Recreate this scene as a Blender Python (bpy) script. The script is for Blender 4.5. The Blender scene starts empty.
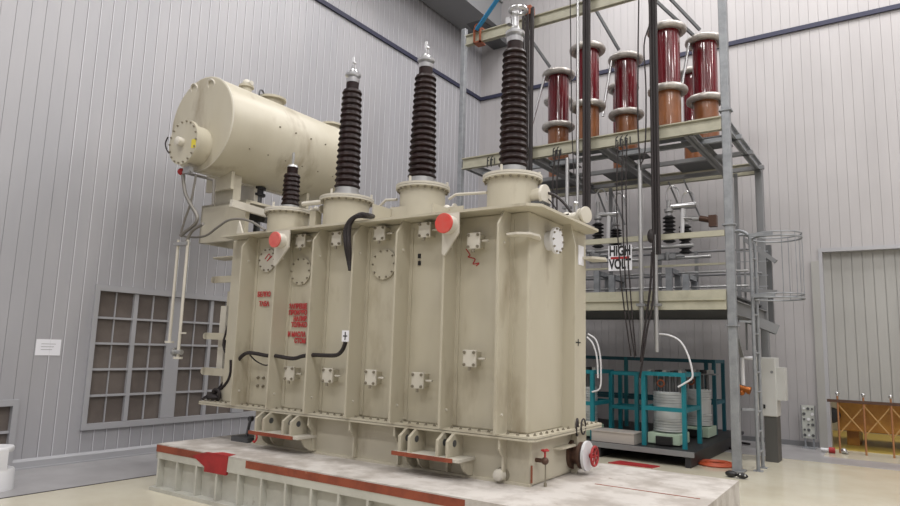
import bpy, math, random
from mathutils import Vector, Matrix
random.seed(7)
COL = bpy.context.scene.collection
PI = math.pi
# ------------------------------------------------------------------ camera
F = 655.0; CX, CY = 450.0, 253.0; EYE = 1.6
MW = ((0.82374408, -0.05682916, -0.56410649), (0.56619757, 0.13409942, 0.81328818), (0.02942787, -0.98933705, 0.14264014))
DELTA = math.radians(1.1348888957726875)
cam_d = bpy.data.cameras.new('camera'); cam = bpy.data.objects.new('camera', cam_d); COL.objects.link(cam)
cam_d.sensor_width = 36; cam_d.lens = 36*F/900.0; cam_d.clip_start = .05; cam_d.clip_end = 200
r_ = Vector((MW[0][0], MW[1][0], MW[2][0])); u_ = -Vector((MW[0][1], MW[1][1], MW[2][1])); b_ = -Vector((MW[0][2], MW[1][2], MW[2][2]))
cam.matrix_world = Matrix(((r_.x, u_.x, b_.x, 0), (r_.y, u_.y, b_.y, 0), (r_.z, u_.z, b_.z, EYE), (0, 0, 0, 1)))
bpy.context.scene.camera = cam
RZ = Matrix.Rotation(-DELTA, 3, 'Z')

def P(px, py, ax, v, T=False):
    """point seen at a pixel on a known plane of the hall (T: of the transformer, turned by DELTA)"""
    q = (px-CX, py-CY, F)
    d = Vector([sum(MW[i][j]*q[j] for j in range(3)) for i in range(3)])
    if T: d = RZ @ d
    o = Vector((0, 0, EYE)); i = 'xyz'.index(ax); t = (v-o[i])/d[i]
    return o + d*t
def PT(px, py, ax, v): return P(px, py, ax, v, True)

# ------------------------------------------------------------------ materials
def sr(c):
    if isinstance(c, str): c = [int(c[i:i+2], 16)/255 for i in (0, 2, 4)]
    return tuple((x/12.92 if x <= .04045 else ((x+.055)/1.055)**2.4) for x in c) + (1,)
def mat(name, col, rough=.5, metal=0., col2=None, nscale=3., lo=.4, hi=.65, bump=0., bscale=30., stretch=(1, 1, 1), col3=None, coat=0., spec=.5):
    m = bpy.data.materials.new(name); m.use_nodes = True; nt = m.node_tree; N = nt.nodes; Lk = nt.links
    b = N['Principled BSDF']; b.inputs['Base Color'].default_value = sr(col); b.inputs['Roughness'].default_value = rough
    b.inputs['Metallic'].default_value = metal; b.inputs['Coat Weight'].default_value = coat; b.inputs['Specular IOR Level'].default_value = spec
    tc = N.new('ShaderNodeTexCoord'); mp = N.new('ShaderNodeMapping'); mp.inputs['Scale'].default_value = stretch
    Lk.new(tc.outputs['Object'], mp.inputs[0])
    def noisemix(base, c2, sc, lo, hi, seed=0.):
        n = N.new('ShaderNodeTexNoise'); n.inputs['Scale'].default_value = sc; n.inputs['Detail'].default_value = 6; n.inputs['Roughness'].default_value = .6
        ad = N.new('ShaderNodeVectorMath'); ad.operation = 'ADD'; ad.inputs[1].default_value = (seed, seed, seed)
        Lk.new(mp.outputs[0], ad.inputs[0]); Lk.new(ad.outputs[0], n.inputs['Vector'])
        r = N.new('ShaderNodeMapRange'); r.inputs[1].default_value = lo; r.inputs[2].default_value = hi; Lk.new(n.outputs['Fac'], r.inputs[0])
        x = N.new('ShaderNodeMix'); x.data_type = 'RGBA'; Lk.new(r.outputs[0], x.inputs[0])
        if base is None: x.inputs[6].default_value = sr(col)
        else: Lk.new(base, x.inputs[6])
        x.inputs[7].default_value = sr(c2); return x.outputs[2]
    out = None
    if col2: out = noisemix(None, col2, nscale, lo, hi)
    if col3: out = noisemix(out, col3[0], col3[1], col3[2], col3[3], 13.)
    if out: Lk.new(out, b.inputs['Base Color'])
    if bump:
        n = N.new('ShaderNodeTexNoise'); n.inputs['Scale'].default_value = bscale; n.inputs['Detail'].default_value = 3; Lk.new(mp.outputs[0], n.inputs['Vector'])
        bp = N.new('ShaderNodeBump'); bp.inputs['Strength'].default_value = bump; bp.inputs['Distance'].default_value = .01
        Lk.new(n.outputs['Fac'], bp.inputs['Height']); Lk.new(bp.outputs[0], b.inputs['Normal'])
    return m
M = {}
M['wall'] = mat('wall_panel', 'a9a8ac', .45, .1, 'a0a0a5', 1.3, .35, .7, stretch=(1, 1, .25))
M['wallb'] = mat('back_wall_panel', 'b0adae', .5, .05, 'a7a4a5', 1.3, .35, .7, stretch=(1, 1, .25))
M['seamlight'] = mat('seam_highlight', 'd9d9de', .4)  # pale colour stands in for light catching the seam edges
M['door'] = mat('door_panel', 'a5a4a1', .5, .05, '9c9b98', 1.5, .35, .7, stretch=(1, 1, .25))
M['frame'] = mat('window_frame', 'a9a9ad', .45, .1)
M['pane'] = mat('window_pane', '6e6661', .35, 0, '625a56', 2., .4, .6)
M['grey'] = mat('galvanised_steel', '93969a', .5, .25, '83868a', 8., .4, .65)
M['dgrey'] = mat('dark_steel', '5d5e60', .5, .4)
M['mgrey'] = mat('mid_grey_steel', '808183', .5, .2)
M['cream'] = mat('cream_enamel', 'beb8a7', .42, 0, 'b5ae9b', 1.4, .35, .7, bump=.05, bscale=60, stretch=(1, 1, .35), col3=('978c78', 2.6, .56, .76))
M['creaml'] = mat('light_cream_enamel', 'cdc8bd', .4, 0, 'c0bbae', 2., .4, .7)
M['beam'] = mat('cream_beam_paint', 'adaa98', .5, 0, '9d9a89', 5., .45, .7)
M['plat'] = mat('dirty_white_deck', 'c4bfba', .6, 0, 'a39c95', 3.2, .42, .62, bump=.15, bscale=14, col3=('8d7f72', 9., .64, .76))
M['platside'] = mat('platform_side_paint', 'c2c1b8', .55, 0, 'b0aea5', 3., .45, .7, col3=('93897b', 8., .66, .8))
M['bandred'] = mat('rusty_red_paint', '934a32', .6, 0, '7d3c29', 6., .42, .62, col3=('b98a70', 14., .68, .76))
M['red'] = mat('red_paint', 'a8282a', .55, 0, '8f1f22', 6.)
M['capred'] = mat('red_plastic_cap', 'd0453e', .55, 0, 'c85a50', 10.)
M['cappink'] = mat('faded_red_cap', 'd06a62', .55, 0, 'c85a55', 10.)
M['ink'] = mat('red_stencil_ink', 'b3393c', .7)
M['black'] = mat('black_rubber', '1f1e20', .5)
M['cable'] = mat('dark_cable', '211c1d', .65, 0, '2e2627', 40.)
M['brown'] = mat('brown_porcelain', '200c0b', .45, 0, '190a09', 10., spec=.25)
M['silver'] = mat('bright_aluminium', 'c9c9ca', .28, .9)
M['dull'] = mat('dull_aluminium', 'b4b4b4', .42, .8)
M['hv'] = mat('dark_red_varnish', '68101c', .2, 0, '520b14', 7., coat=.6, stretch=(1, 1, .12))
M['amber'] = mat('amber_varnish', '8a5633', .3, 0, '7a4826', 4., coat=.4)
M['ring'] = mat('ring_electrode', 'bdb8b3', .4, .5, 'a09a94', 12.)
M['teal'] = mat('teal_frame_paint', '14737f', .45)
M['dteal'] = mat('dark_teal_paint', '1b5663', .5)
M['tankal'] = mat('corrugated_aluminium', 'c6c9ca', .4, .4)
M['green'] = mat('pale_green_enamel', 'b4c7b2', .5)
M['cab'] = mat('cabinet_enamel', 'b9b9b6', .45)
M['plinth'] = mat('plinth_grey', '4d4c4a', .6)
M['white'] = mat('white_plastic', 'd9d9dc', .4)
M['paper'] = mat('white_paper', 'e4e4ea', .8)
M['navy'] = mat('navy_cable_tape', '2b2d44', .6)
M['blue'] = mat('blue_sling_web', '2478a8', .6)
M['rust'] = mat('orange_brown_shackle', '8f5138', .5, .3)
M['copper'] = mat('copper_fitting', 'a8622c', .35, .6)
M['orange'] = mat('orange_hose', 'b5502f', .5)
M['lattice'] = mat('orange_brown_lattice', '9a6a45', .5)
M['sand'] = mat('sand_painted_bar', 'b58e58', .5)
M['crate'] = mat('amber_crate', 'a56f2c', .35, 0, 'b98538', 3., .4, .6, col3=('6d4622', 1.6, .52, .66))
M['yellowfloor'] = mat('ochre_floor', 'b09a4e', .35)
M['hose'] = mat('grey_hose', '7c7872', .45, .3)
M['bolt'] = mat('dark_bolt_steel', '8a8374', .5, .2)
M['skid'] = mat('black_skid_steel', '29292b', .55, .2)
M['crategrey'] = mat('perforated_steel', 'b9b1aa', .5, .1)
M['yellow'] = mat('yellow_sticker', 'dccb45', .6)
M['greyfloor'] = mat('grey_floor_paint', 'a4a2a3', .3, 0, '989697', 2., .4, .6)
M['line'] = mat('black_floor_line', '2f2d30', .5)
M['motor'] = mat('bronze_drive', '5a4338', .45, .4)
M['board'] = mat('switchboard_face', 'b9bbb5', .5)
M['ceil'] = mat('ceiling_sheet', 'c4c4c6', .6)
M['floor'] = mat('cream_epoxy_floor', 'cdc7b4', .16, 0, 'c2bba7', 1.1, .38, .65, bump=.02, bscale=3, col3=('b3ab97', 5., .66, .8))

# ------------------------------------------------------------------ mesh builder
class MB:
    def __init__(s, frame='W'): s.v = []; s.f = []; s.sm = []
    def add(s, vs, fs, smooth=False):
        n = len(s.v); s.v += [Vector(a) for a in vs]; s.f += [[n+i for i in f] for f in fs]; s.sm += [smooth]*len(fs); return s
    def box(s, x0, x1, y0, y1, z0, z1):
        vs = [(x, y, z) for x in (x0, x1) for y in (y0, y1) for z in (z0, z1)]
        return s.add(vs, [(0, 1, 3, 2), (4, 6, 7, 5), (0, 4, 5, 1), (2, 3, 7, 6), (0, 2, 6, 4), (1, 5, 7, 3)])
    def bar(s, a, b, w, h=None, up=(0, 0, 1)):
        a = Vector(a); b = Vector(b); d = (b-a).normalized(); up = Vector(up)
        if abs(d.dot(up)) > .95: up = Vector((0, 1, 0))
        sd = d.cross(up).normalized(); u = sd.cross(d); h = h or w
        vs = [p+sd*(i*w/2)+u*(j*h/2) for p in (a, b) for i, j in ((-1, -1), (1, -1), (1, 1), (-1, 1))]
        return s.add(vs, [(3, 2, 1, 0), (4, 5, 6, 7), (0, 1, 5, 4), (1, 2, 6, 5), (2, 3, 7, 6), (3, 0, 4, 7)])
    def prism(s, pts, a, b, ax='x'):
        """polygon pts in the plane across ax, extruded from a to b"""
        def mk(p, t): return {'x': (t, p[0], p[1]), 'y': (p[0], t, p[1]), 'z': (p[0], p[1], t)}[ax]
        n = len(pts); vs = [mk(p, a) for p in pts]+[mk(p, b) for p in pts]
        return s.add(vs, [list(range(n))[::-1], list(range(n, 2*n))]+[(i, (i+1) % n, n+(i+1) % n, n+i) for i in range(n)])
    def lathe(s, prof, c, axis=(0, 0, 1), seg=24, cap=True):
        """profile (radius, height) turned about axis through c"""
        c = Vector(c); w = Vector(axis).normalized(); t = Vector((1, 0, 0)) if abs(w.x) < .9 else Vector((0, 1, 0))
        u = w.cross(t).normalized(); v = w.cross(u); vs = []; fs = []
        for r, h in prof:
            for k in range(seg):
                a = 2*PI*k/seg; vs.append(c+w*h+(u*math.cos(a)+v*math.sin(a))*r)
        for i in range(len(prof)-1):
            for k in range(seg):
                k2 = (k+1) % seg; fs.append((i*seg+k, i*seg+k2, (i+1)*seg+k2, (i+1)*seg+k))
        if cap: fs.append([k for k in range(seg)][::-1]); fs.append([(len(prof)-1)*seg+k for k in range(seg)])
        return s.add(vs, fs, True)
    def cyl(s, a, b, r, seg=20, r2=None):
        a = Vector(a); b = Vector(b); return s.lathe([(r, 0), (r2 or r, (b-a).length)], a, b-a, seg)
    def torus(s, c, R, r, axis=(0, 0, 1), seg=32, rs=10, a0=0, a1=2*PI):
        c = Vector(c); w = Vector(axis).normalized(); t = Vector((1, 0, 0)) if abs(w.x) < .9 else Vector((0, 1, 0))
        u = w.cross(t).normalized(); v = w.cross(u); full = abs(a1-a0-2*PI) < 1e-6; n = seg if full else seg+1; vs = []; fs = []
        for k in range(n):
            a = a0+(a1-a0)*k/seg; d = u*math.cos(a)+v*math.sin(a)
            for j in range(rs):
                b = 2*PI*j/rs; vs.append(c+d*(R+r*math.cos(b))+w*(r*math.sin(b)))
        for k in range(seg):
            for j in range(rs): fs.append((k*rs+j, ((k+1) % n)*rs+j, ((k+1) % n)*rs+(j+1) % rs, k*rs+(j+1) % rs))
        return s.add(vs, fs, True)
    def tube(s, pts, r, seg=8, smooth=3):
        pts = [Vector(p) for p in pts]
        if smooth and len(pts) > 2:
            out = []
            for i in range(len(pts)-1):
                p0 = pts[max(i-1, 0)]; p1 = pts[i]; p2 = pts[i+1]; p3 = pts[min(i+2, len(pts)-1)]
                for k in range(smooth+1):
                    t = k/(smooth+1); out.append(.5*((2*p1)+(p2-p0)*t+(2*p0-5*p1+4*p2-p3)*t*t+(3*p1-p0-3*p2+p3)*t**3))
            pts = out+[pts[-1]]
        vs = []; fs = []; pu = None
        for i, p in enumerate(pts):
            d = (pts[min(i+1, len(pts)-1)]-pts[max(i-1, 0)]).normalized()
            if pu is None: pu = d.orthogonal().normalized()
            pu = (pu-d*pu.dot(d)); pu = pu.normalized() if pu.length > 1e-6 else d.orthogonal().normalized(); w = d.cross(pu)
            for k in range(seg): a = 2*PI*k/seg; vs.append(p+(pu*math.cos(a)+w*math.sin(a))*r)
        for i in range(len(pts)-1):
            for k in range(seg): k2 = (k+1) % seg; fs.append((i*seg+k, i*seg+k2, (i+1)*seg+k2, (i+1)*seg+k))
        fs.append(list(range(seg))[::-1]); fs.append([(len(pts)-1)*seg+k for k in range(seg)])
        return s.add(vs, fs, True)
    def sphere(s, c, r, seg=14, sq=(1, 1, 1)):
        c = Vector(c); n = seg//2; vs = [c+Vector((0, 0, r*sq[2]))]; fs = []
        for i in range(1, n):
            a = PI*i/n
            for k in range(seg): b = 2*PI*k/seg; vs.append(c+Vector((r*math.sin(a)*math.cos(b)*sq[0], r*math.sin(a)*math.sin(b)*sq[1], r*math.cos(a)*sq[2])))
        vs.append(c-Vector((0, 0, r*sq[2]))); L = len(vs)-1
        for k in range(seg): fs.append((0, 1+k, 1+(k+1) % seg)); fs.append((L, 1+(n-2)*seg+(k+1) % seg, 1+(n-2)*seg+k))
        for i in range(n-2):
            for k in range(seg): fs.append((1+i*seg+k, 1+(i+1)*seg+k, 1+(i+1)*seg+(k+1) % seg, 1+i*seg+(k+1) % seg))
        return s.add(vs, fs, True)
    def build(s, name, m, parent=None, o=None, T=False, bev=0):
        root = parent
        while root is not None and root.parent is not None: root = root.parent
        if root is not None: org = Vector(root['_o']) if '_o' in root else Vector(ORG[root.name])
        else: org = Vector(o) if o is not None else Vector((0, 0, 0))
        me = bpy.data.meshes.new(name); me.from_pydata([tuple(v-org) for v in s.v], [], s.f)
        me.polygons.foreach_set('use_smooth', s.sm); me.validate(); me.update()
        import bmesh
        bm = bmesh.new(); bm.from_mesh(me); bmesh.ops.recalc_face_normals(bm, faces=bm.faces); bm.to_mesh(me); bm.free()
        if any(s.sm): me.set_sharp_from_angle(angle=math.radians(40))
        me.materials.append(M[m]); ob = bpy.data.objects.new(name, me); COL.objects.link(ob)
        if parent is not None: ob.parent = parent
        else:
            ORG[ob.name] = tuple(org); place(ob, org, T)
        if bev:
            b = ob.modifiers.new('bevel', 'BEVEL'); b.width = bev; b.segments = 2; b.limit_method = 'ANGLE'
        return ob
ORG = {}
def place(ob, o, T):
    o = Vector(o)
    if T: ob.location = Matrix.Rotation(DELTA, 3, 'Z') @ o; ob.rotation_euler = (0, 0, DELTA)
    else: ob.location = o
def tag(o, label=None, cat=None, group=None, kind=None):
    if label: o['label'] = label
    if cat: o['category'] = cat
    if group: o['group'] = group
    if kind: o['kind'] = kind
    return o
def thing(name, label, cat, o, T=False, group=None):
    e = bpy.data.objects.new(name, None); COL.objects.link(e); e.empty_display_size = .2; ORG[e.name] = tuple(o); place(e, o, T)
    return tag(e, label, cat, group)
def copy_tree(o, parent=None):
    c = o.copy(); COL.objects.link(c)
    if parent is not None: c.parent = parent
    for ch in list(o.children): copy_tree(ch, c)
    return c
def struct(mb, name, m, **k): return tag(mb.build(name, m, **k), kind='structure')
def text(body, size, m, parent, loc, rot=(PI/2, 0, 0), name='lettering', bold=.0, align='CENTER', sx=1., label=None, T=False):
    cu = bpy.data.curves.new(name, 'FONT'); cu.body = body; cu.size = size; cu.align_x = align; cu.align_y = 'CENTER'; cu.extrude = .0015; cu.offset = bold
    tmp = bpy.data.objects.new('tmp', cu); COL.objects.link(tmp)
    dg = bpy.context.evaluated_depsgraph_get(); me = bpy.data.meshes.new_from_object(tmp.evaluated_get(dg)); bpy.data.objects.remove(tmp)
    root = parent
    while root.parent is not None: root = root.parent
    org = Vector(ORG[root.name])
    mx = Matrix.Translation(Vector(loc)-org) @ Matrix.Rotation(rot[2], 4, 'Z') @ Matrix.Rotation(rot[0], 4, 'X') @ Matrix.Diagonal((sx, 1, 1, 1))
    me.transform(mx); me.materials.clear(); me.materials.append(M[m]); me.name = name
    ob = bpy.data.objects.new(name, me); COL.objects.link(ob); ob.parent = parent
    if label: ob['label'] = label
    return ob

# ================================================================== THE HALL
XL, YB = -8.83, 13.93; ZC = 12.0; XR = 12.0; YF = -7.0
struct(MB().box(XL-.3, XR+.3, YF-.3, 17.6, -.3, 0), 'floor', 'floor')
struct(MB().box(XL, -7.42, YF, YB-.02, .0, .003), 'trim_1', 'greyfloor')
struct(MB().box(-7.42, -7.395, YF, 12.0, .0, .0035), 'trim_2', 'line')
struct(MB().box(-7.42, XR, 12.0, 12.75, .0, .003).box(-7.42, -1.22, 12.75, YB-.02, 0, .003), 'trim_3', 'greyfloor')
PW = .166
def panel_wall(along, lo, hi, z0, z1, start, depth, fixed, sign, holes=()):
    """ribbed sheet: flat panels with a narrow V groove at each seam; sign = direction of the room"""
    mb = MB(); s = start
    while s-PW > lo: s -= PW
    edges = [lo]
    while s < hi:
        if s > lo+.02: edges.append(s)
        s += PW
    edges.append(hi)
    g = .005
    prof = []
    for i, e in enumerate(edges):
        if 0 < i < len(edges)-1: prof += [(e-g, 0), (e-g*.3, -.009), (e, 0)]+[(e+g*.4, 0)]
        else: prof.append((e, 0))
    def pt(a, d, z): return (fixed+sign*d, a, z) if along == 'y' else (a, fixed+sign*d, z)
    def strip(pr, za, zb):
        vs = []; fs = []
        for a, d in pr: vs += [pt(a, d, za), pt(a, d, zb)]
        for k in range(len(pr)-1): fs.append((2*k, 2*k+2, 2*k+3, 2*k+1))
        mb.add(vs, fs)
    def clip(pr, a, b):
        out = [(a, 0)]+[p for p in pr if a+.001 < p[0] < b-.001]+[(b, 0)]; return out
    cur = lo
    for (a, b, za, zb) in sorted(holes):
        strip(clip(prof, cur, a), z0, z1); strip(clip(prof, a, b), zb, z1)
        if za > z0: strip(clip(prof, a, b), z0, za)
        cur = b
    strip(clip(prof, cur, hi), z0, z1)
    # back sheet so that the wall has thickness
    cur = lo; t = -.12
    def slab(a, b, za, zb):
        if along == 'y': mb.box(min(fixed+sign*t, fixed+sign*-.02), max(fixed+sign*t, fixed+sign*-.02), a, b, za, zb)
        else: mb.box(a, b, min(fixed+sign*t, fixed+sign*-.02), max(fixed+sign*t, fixed+sign*-.02), za, zb)
    for (a, b, za, zb) in sorted(holes):
        slab(cur, a, z0, z1); slab(a, b, zb, z1)
        if za > z0: slab(a, b, z0, za)
        cur = b
    slab(cur, hi, z0, z1)
    return mb
def build_flat(mb, name, m):
    # keep grooves facing the room without welding
    me = bpy.data.meshes.new(name); me.from_pydata([tuple(v) for v in mb.v], [], mb.f); me.update(); me.materials.append(M[m])
    ob = bpy.data.objects.new(name, me); COL.objects.link(ob); ob['kind'] = 'structure'; ORG[ob.name] = (0, 0, 0); return ob
W1 = (4.50, 8.45, .43, 2.26); W2 = (1.9, 3.68, .10, .80)
build_flat(panel_wall('y', YF, YB, 0, ZC, 3.157, .012, XL, 1, [W1, W2]), 'wall_left', 'wall')
DX0, DX1, DZ = -1.22, 2.9, 3.6
build_flat(panel_wall('x', XL, XR, 0, ZC, -.037, .012, YB, -1, [(DX0, DX1, 0, DZ)]), 'wall_back', 'wallb')
struct(MB().box(XR, XR+.2, YF, YB, 0, ZC), 'wall_right', 'wall')
struct(MB().box(XL, XR, YF-.2, YF, 0, ZC), 'wall_front', 'wall')
struct(MB().box(XL-.2, XR+.2, YF-.2, YB+.2, ZC, ZC+.2), 'ceiling', 'ceil')
struct(MB().prism([(XL, 0), (XL+.03, 0), (XL+.03, .09), (XL+.012, .12), (XL, .12)], YF, YB-.03, 'y').box(XL, XL+.06, YF, YB-.04, 0, .02), 'baseboard_left', 'frame')
struct(MB().box(XL+.03, DX0-.16, YB-.03, YB, 0, .09), 'baseboard_back', 'mgrey')

mb = MB(); s = 3.157-PW*2  # highlights along the left wall seams, painted as thin pale strips
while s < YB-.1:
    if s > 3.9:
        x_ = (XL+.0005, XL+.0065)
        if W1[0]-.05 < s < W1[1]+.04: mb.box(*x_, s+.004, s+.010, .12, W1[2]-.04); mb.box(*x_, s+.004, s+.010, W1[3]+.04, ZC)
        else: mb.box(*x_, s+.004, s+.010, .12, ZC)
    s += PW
struct(mb, 'trim_seam_highlight', 'seamlight')
# windows of the left wall: frame, thick and thin glazing bars, brown panes
def window(name, y0, y1, z0, z1, units, rows, wide=None):
    root = bpy.data.objects.new(name, None); COL.objects.link(root); root['kind'] = 'structure'; ORG[name] = (XL, y0, z0); root.location = (XL, y0, z0)
    fr = MB()
    for a, b, c, d in ((y0-.03, y1+.03, z1-.045, z1+.03), (y0-.03, y1+.03, z0-.03, z0+.045), (y0-.03, y0+.035, z0+.045, z1-.045), (y1-.035, y1+.03, z0+.045, z1-.045)):
        fr.box(XL-.1, XL+.035, a, b, c, d)
    fr.build('window_frame', 'frame', root)
    p = MB(); p.box(XL-.06, XL-.035, y0, y1, z0, z1); p.build('pane', 'pane', root)
    h = MB(); hz_ = [z0+.06+(z1-z0-.12)*k/rows for k in range(1, rows)]
    for z in hz_: h.box(XL-.05, XL+.006, y0+.03, y1-.03, z-.014, z+.014)
    for (ya, yb, kind) in units: h.box(XL-.048, XL+(.012 if kind else -.015), ya, yb, z0+.05, z1-.05)
    h.build('glazing_bar', 'frame', root); return root
u = []
y = 4.545
for k, nxt in enumerate((5.06, 5.68, 6.29, 6.95, 7.55)):
    pass
window('window_1', W1[0], W1[1], W1[2], W1[3], [(4.780, 4.794, 0), (5.032, 5.09, 1), (5.323, 5.342, 0), (5.575, 5.79, 1), (6.017, 6.034, 0), (6.264, 6.317, 1), (6.55, 6.565, 0), (6.80, 7.02, 1), (7.25, 7.265, 0), (7.50, 7.555, 1), (7.79, 7.805, 0), (8.04, 8.10, 1)], 5)
window('window_2', W2[0], W2[1], W2[2], W2[3], [(2.45, 2.51, 1), (2.78, 2.79, 0), (3.07, 3.13, 1), (3.35, 3.36, 0)], 2)

# big sliding door in the back wall and the lit space below it
dr = bpy.data.objects.new('door_1', None); COL.objects.link(dr); dr['kind'] = 'structure'; dr.location = (DX0, YB, 0); ORG['door_1'] = (DX0, YB, 0)
mb = MB(); s = DX0
pr = []
while s < DX1: pr.append(s); s += PW
pr.append(DX1)
for a, b in zip(pr, pr[1:]): mb.box(a+.006, b-.006, YB+.12, YB+.17, .87, DZ)
mb.box(DX0, DX1, YB+.14, YB+.18, .87, DZ); mb.build('door_panel', 'door', dr)
MB().box(DX0-.02, DX0+.04, YB-.03, YB+.2, 0, DZ-.03).box(DX0-.02, DX1, YB-.03, YB+.2, DZ-.03, DZ+.04).build('door_frame', 'frame', dr)
MB().box(DX0-.15, DX0-.02, YB-.05, YB, 0, DZ-.2).build('door_guide', 'door', dr)
MB().box(DX0+.05, DX1, YB+.1, YB+.18, .83, .87).build('bottom_rail', 'mgrey', dr)
struct(MB().box(-3, 5, 17.5, 17.6, 0, 4).box(-3.1, -3, YB+.3, 17.6, 0, 4).box(5, 5.1, YB+.3, 17.6, 0, 4).box(-3.1, 5.1, YB+.2, 17.6, 4, 4.1), 'wall_annex', 'cab')
struct(MB().box(-3, 5, YB+.0, 17.5, .0, .004), 'floor_annex', 'yellowfloor')

# navy cable running round the walls
zc = 8.07
c = MB().box(XL+.005, XL+.045, YF, YB-.01, zc-.045, zc+.045).box(XL+.045, XR, YB-.05, YB-.008, zc-.045, zc+.045)
tag(c.build('wall_cable', 'navy', o=(XL, YB, zc)), 'dark navy cable run taped in one line round the upper grey walls', 'cable')

# crane girder top left with its bracket
g = thing('crane_girder', 'grey steel crane runway girder high along the left wall near the corner', 'girder', (-8.3, 13.7, 9.5))
MB().box(-8.75, -7.85, 2, 13.3, 9.5, 9.53).box(-8.72, -8.69, 2, 13.3, 9.53, 10.2).box(-7.9, -7.87, 2, 13.3, 9.53, 10.2).box(-8.78, -7.82, 2, 13.3, 10.2, 10.24).build('box_girder', 'mgrey', g)
MB().prism([(12.6, 9.5), (YB-.02, 9.5), (YB-.02, 9.36), (YB-.4, 9.36)], -8.45, -8.0, 'x').build('bracket', 'dgrey', g)

# ================================================================== PLATFORM (transformer frame)
PX0, PX1, PY0, PY1, PZ = -6.62, -1.18, 4.37, 6.62, .482
pl = thing('transport_platform', 'long low off-white steel platform with rusty red edge bands under the transformer', 'platform', ((PX0+PX1)/2, (PY0+PY1)/2, 0), True)
MB().box(PX0, PX1, PY0, PY1, PZ-.02, PZ).build('deck_plate', 'plat', pl)
MB().box(PX0+.05, PX1-.02, PY0+.07, PY1-.07, .03, PZ-.02).build('web_plate', 'platside', pl)
MB().box(PX0-.04, PX1, PY0-.03, PY1, 0.0, .035).build('bottom_flange', 'platside', pl)
nx = -5.66  # pocket position
a = PT(595, 484, 'z', PZ); b = PT(700, 499, 'z', PZ)
MB().bar(a+Vector((0, 0, .001)), b+Vector((0, 0, .001)), .014, .004).build('painted_line', 'bandred', pl)
xa, xb, xc = PT(205, 455, 'y', PY0).x, PT(226, 460, 'y', PY0).x, PT(246, 463, 'y', PY0).x
mb = MB().box(PX0, xa, PY0, PY0+.02, .33, .40).box(PX0, PX0+.02, PY0, PY1, .33, PZ-.02)
mb.box(xb, PX1, PY0, PY0+.02, .33, .40).box(xb, xc, PY0, PY0+.02, .40, PZ-.02); mb.build('edge_plate', 'platside', pl)
xe = PT(465, 500, 'y', PY0).x; xf = PT(506, 504, 'y', PY0).x
MB().box(PX0-.004, xa, PY0-.004, PY0+.02, .40, PZ-.012).build('edge_band', 'bandred', pl)
MB().box(xc, xe, PY0-.004, PY0+.02, .40, PZ-.012).build('edge_band', 'bandred', pl)
MB().box(xf, PX1-.9, PY0-.004, PY0+.02, .40, PZ-.012).build('edge_band', 'bandred', pl)
MB().box(xe, xf, PY0, PY0+.02, .40, PZ-.02).box(PX1-.9, PX1, PY0, PY0+.02, .40, PZ-.02).build('edge_patch', 'plat', pl)
pk = [PT(*p, 'y', PY0-.004) for p in ((192.4, 455.5), (206.6, 451.3), (228.4, 454.5), (225.8, 475.5), (204, 471.5), (204.4, 466.6))]
MB().prism([(p.x, min(p.z, PZ+.001)) for p in pk], PY0-.006, PY0+.02, 'y').build('jacking_pocket', 'red', pl)
MB().prism([(pk[2].x-.26, PY0-.004), (pk[2].x+.02, PY0-.004), (pk[2].x-.02, PY0+.10), (pk[2].x-.22, PY0+.10)], PZ, PZ+.003, 'z').build('pocket_top', 'red', pl)
x = PX0+.03
while x < PX1:
    MB().box(x, x+.025, PY0, PY0+.08, .035, .33).build('stiffener', 'platside', pl); x += .325
yy = PY0+.3
while yy < PY1:
    MB().box(PX1-.02, PX1, yy, yy+.02, .035, PZ-.02).build('stiffener', 'platside', pl); yy += .45
MB().box(PX1-.012, PX1, PY0, PY1, .1, PZ-.02).build('end_plate', 'plat', pl)

# ================================================================== TRANSFORMER
TX0, TX1, TY0, TY1 = -6.56, -2.56, 5.10, 6.42
ZF, ZF2, ZCV, ZCV2 = .856, .895, 2.81, 2.835
tr = thing('power_transformer', 'large cream power transformer with four brown bushings and a drum conservator on top', 'transformer', (-4.5, 5.75, PZ), True)
LT0 = PT(254, 430, 'y', 5.076).x
MB().box(LT0, -2.504, 5.076, 6.30, PZ, ZF).build('lower_tank', 'cream', tr, bev=.02)
MB().box(TX0, TX1, TY0, TY1, ZF2, ZCV).build('tank', 'cream', tr, bev=.015)
mb = MB()
def chamfer(x0, x1, y0, y1, c): return [(x0, y0), (x1-c, y0), (x1, y0+c), (x1, y1-c), (x1-c, y1), (x0, y1)]
fl = MB().prism(chamfer(-6.75, -2.42, 4.94, 6.53, .05), ZF, .873, 'z').prism(chamfer(-6.75, -2.42, 4.94, 6.53, .05), .878, ZF2, 'z').prism(chamfer(-6.73, -2.44, 4.96, 6.51, .05), .87, .88, 'z').build('joint_flange', 'cream', tr)
cv = MB().prism(chamfer(-6.50, -2.38, 4.875, 6.40, .10), ZCV, ZCV2, 'z').build('cover', 'cream', tr)
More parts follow.
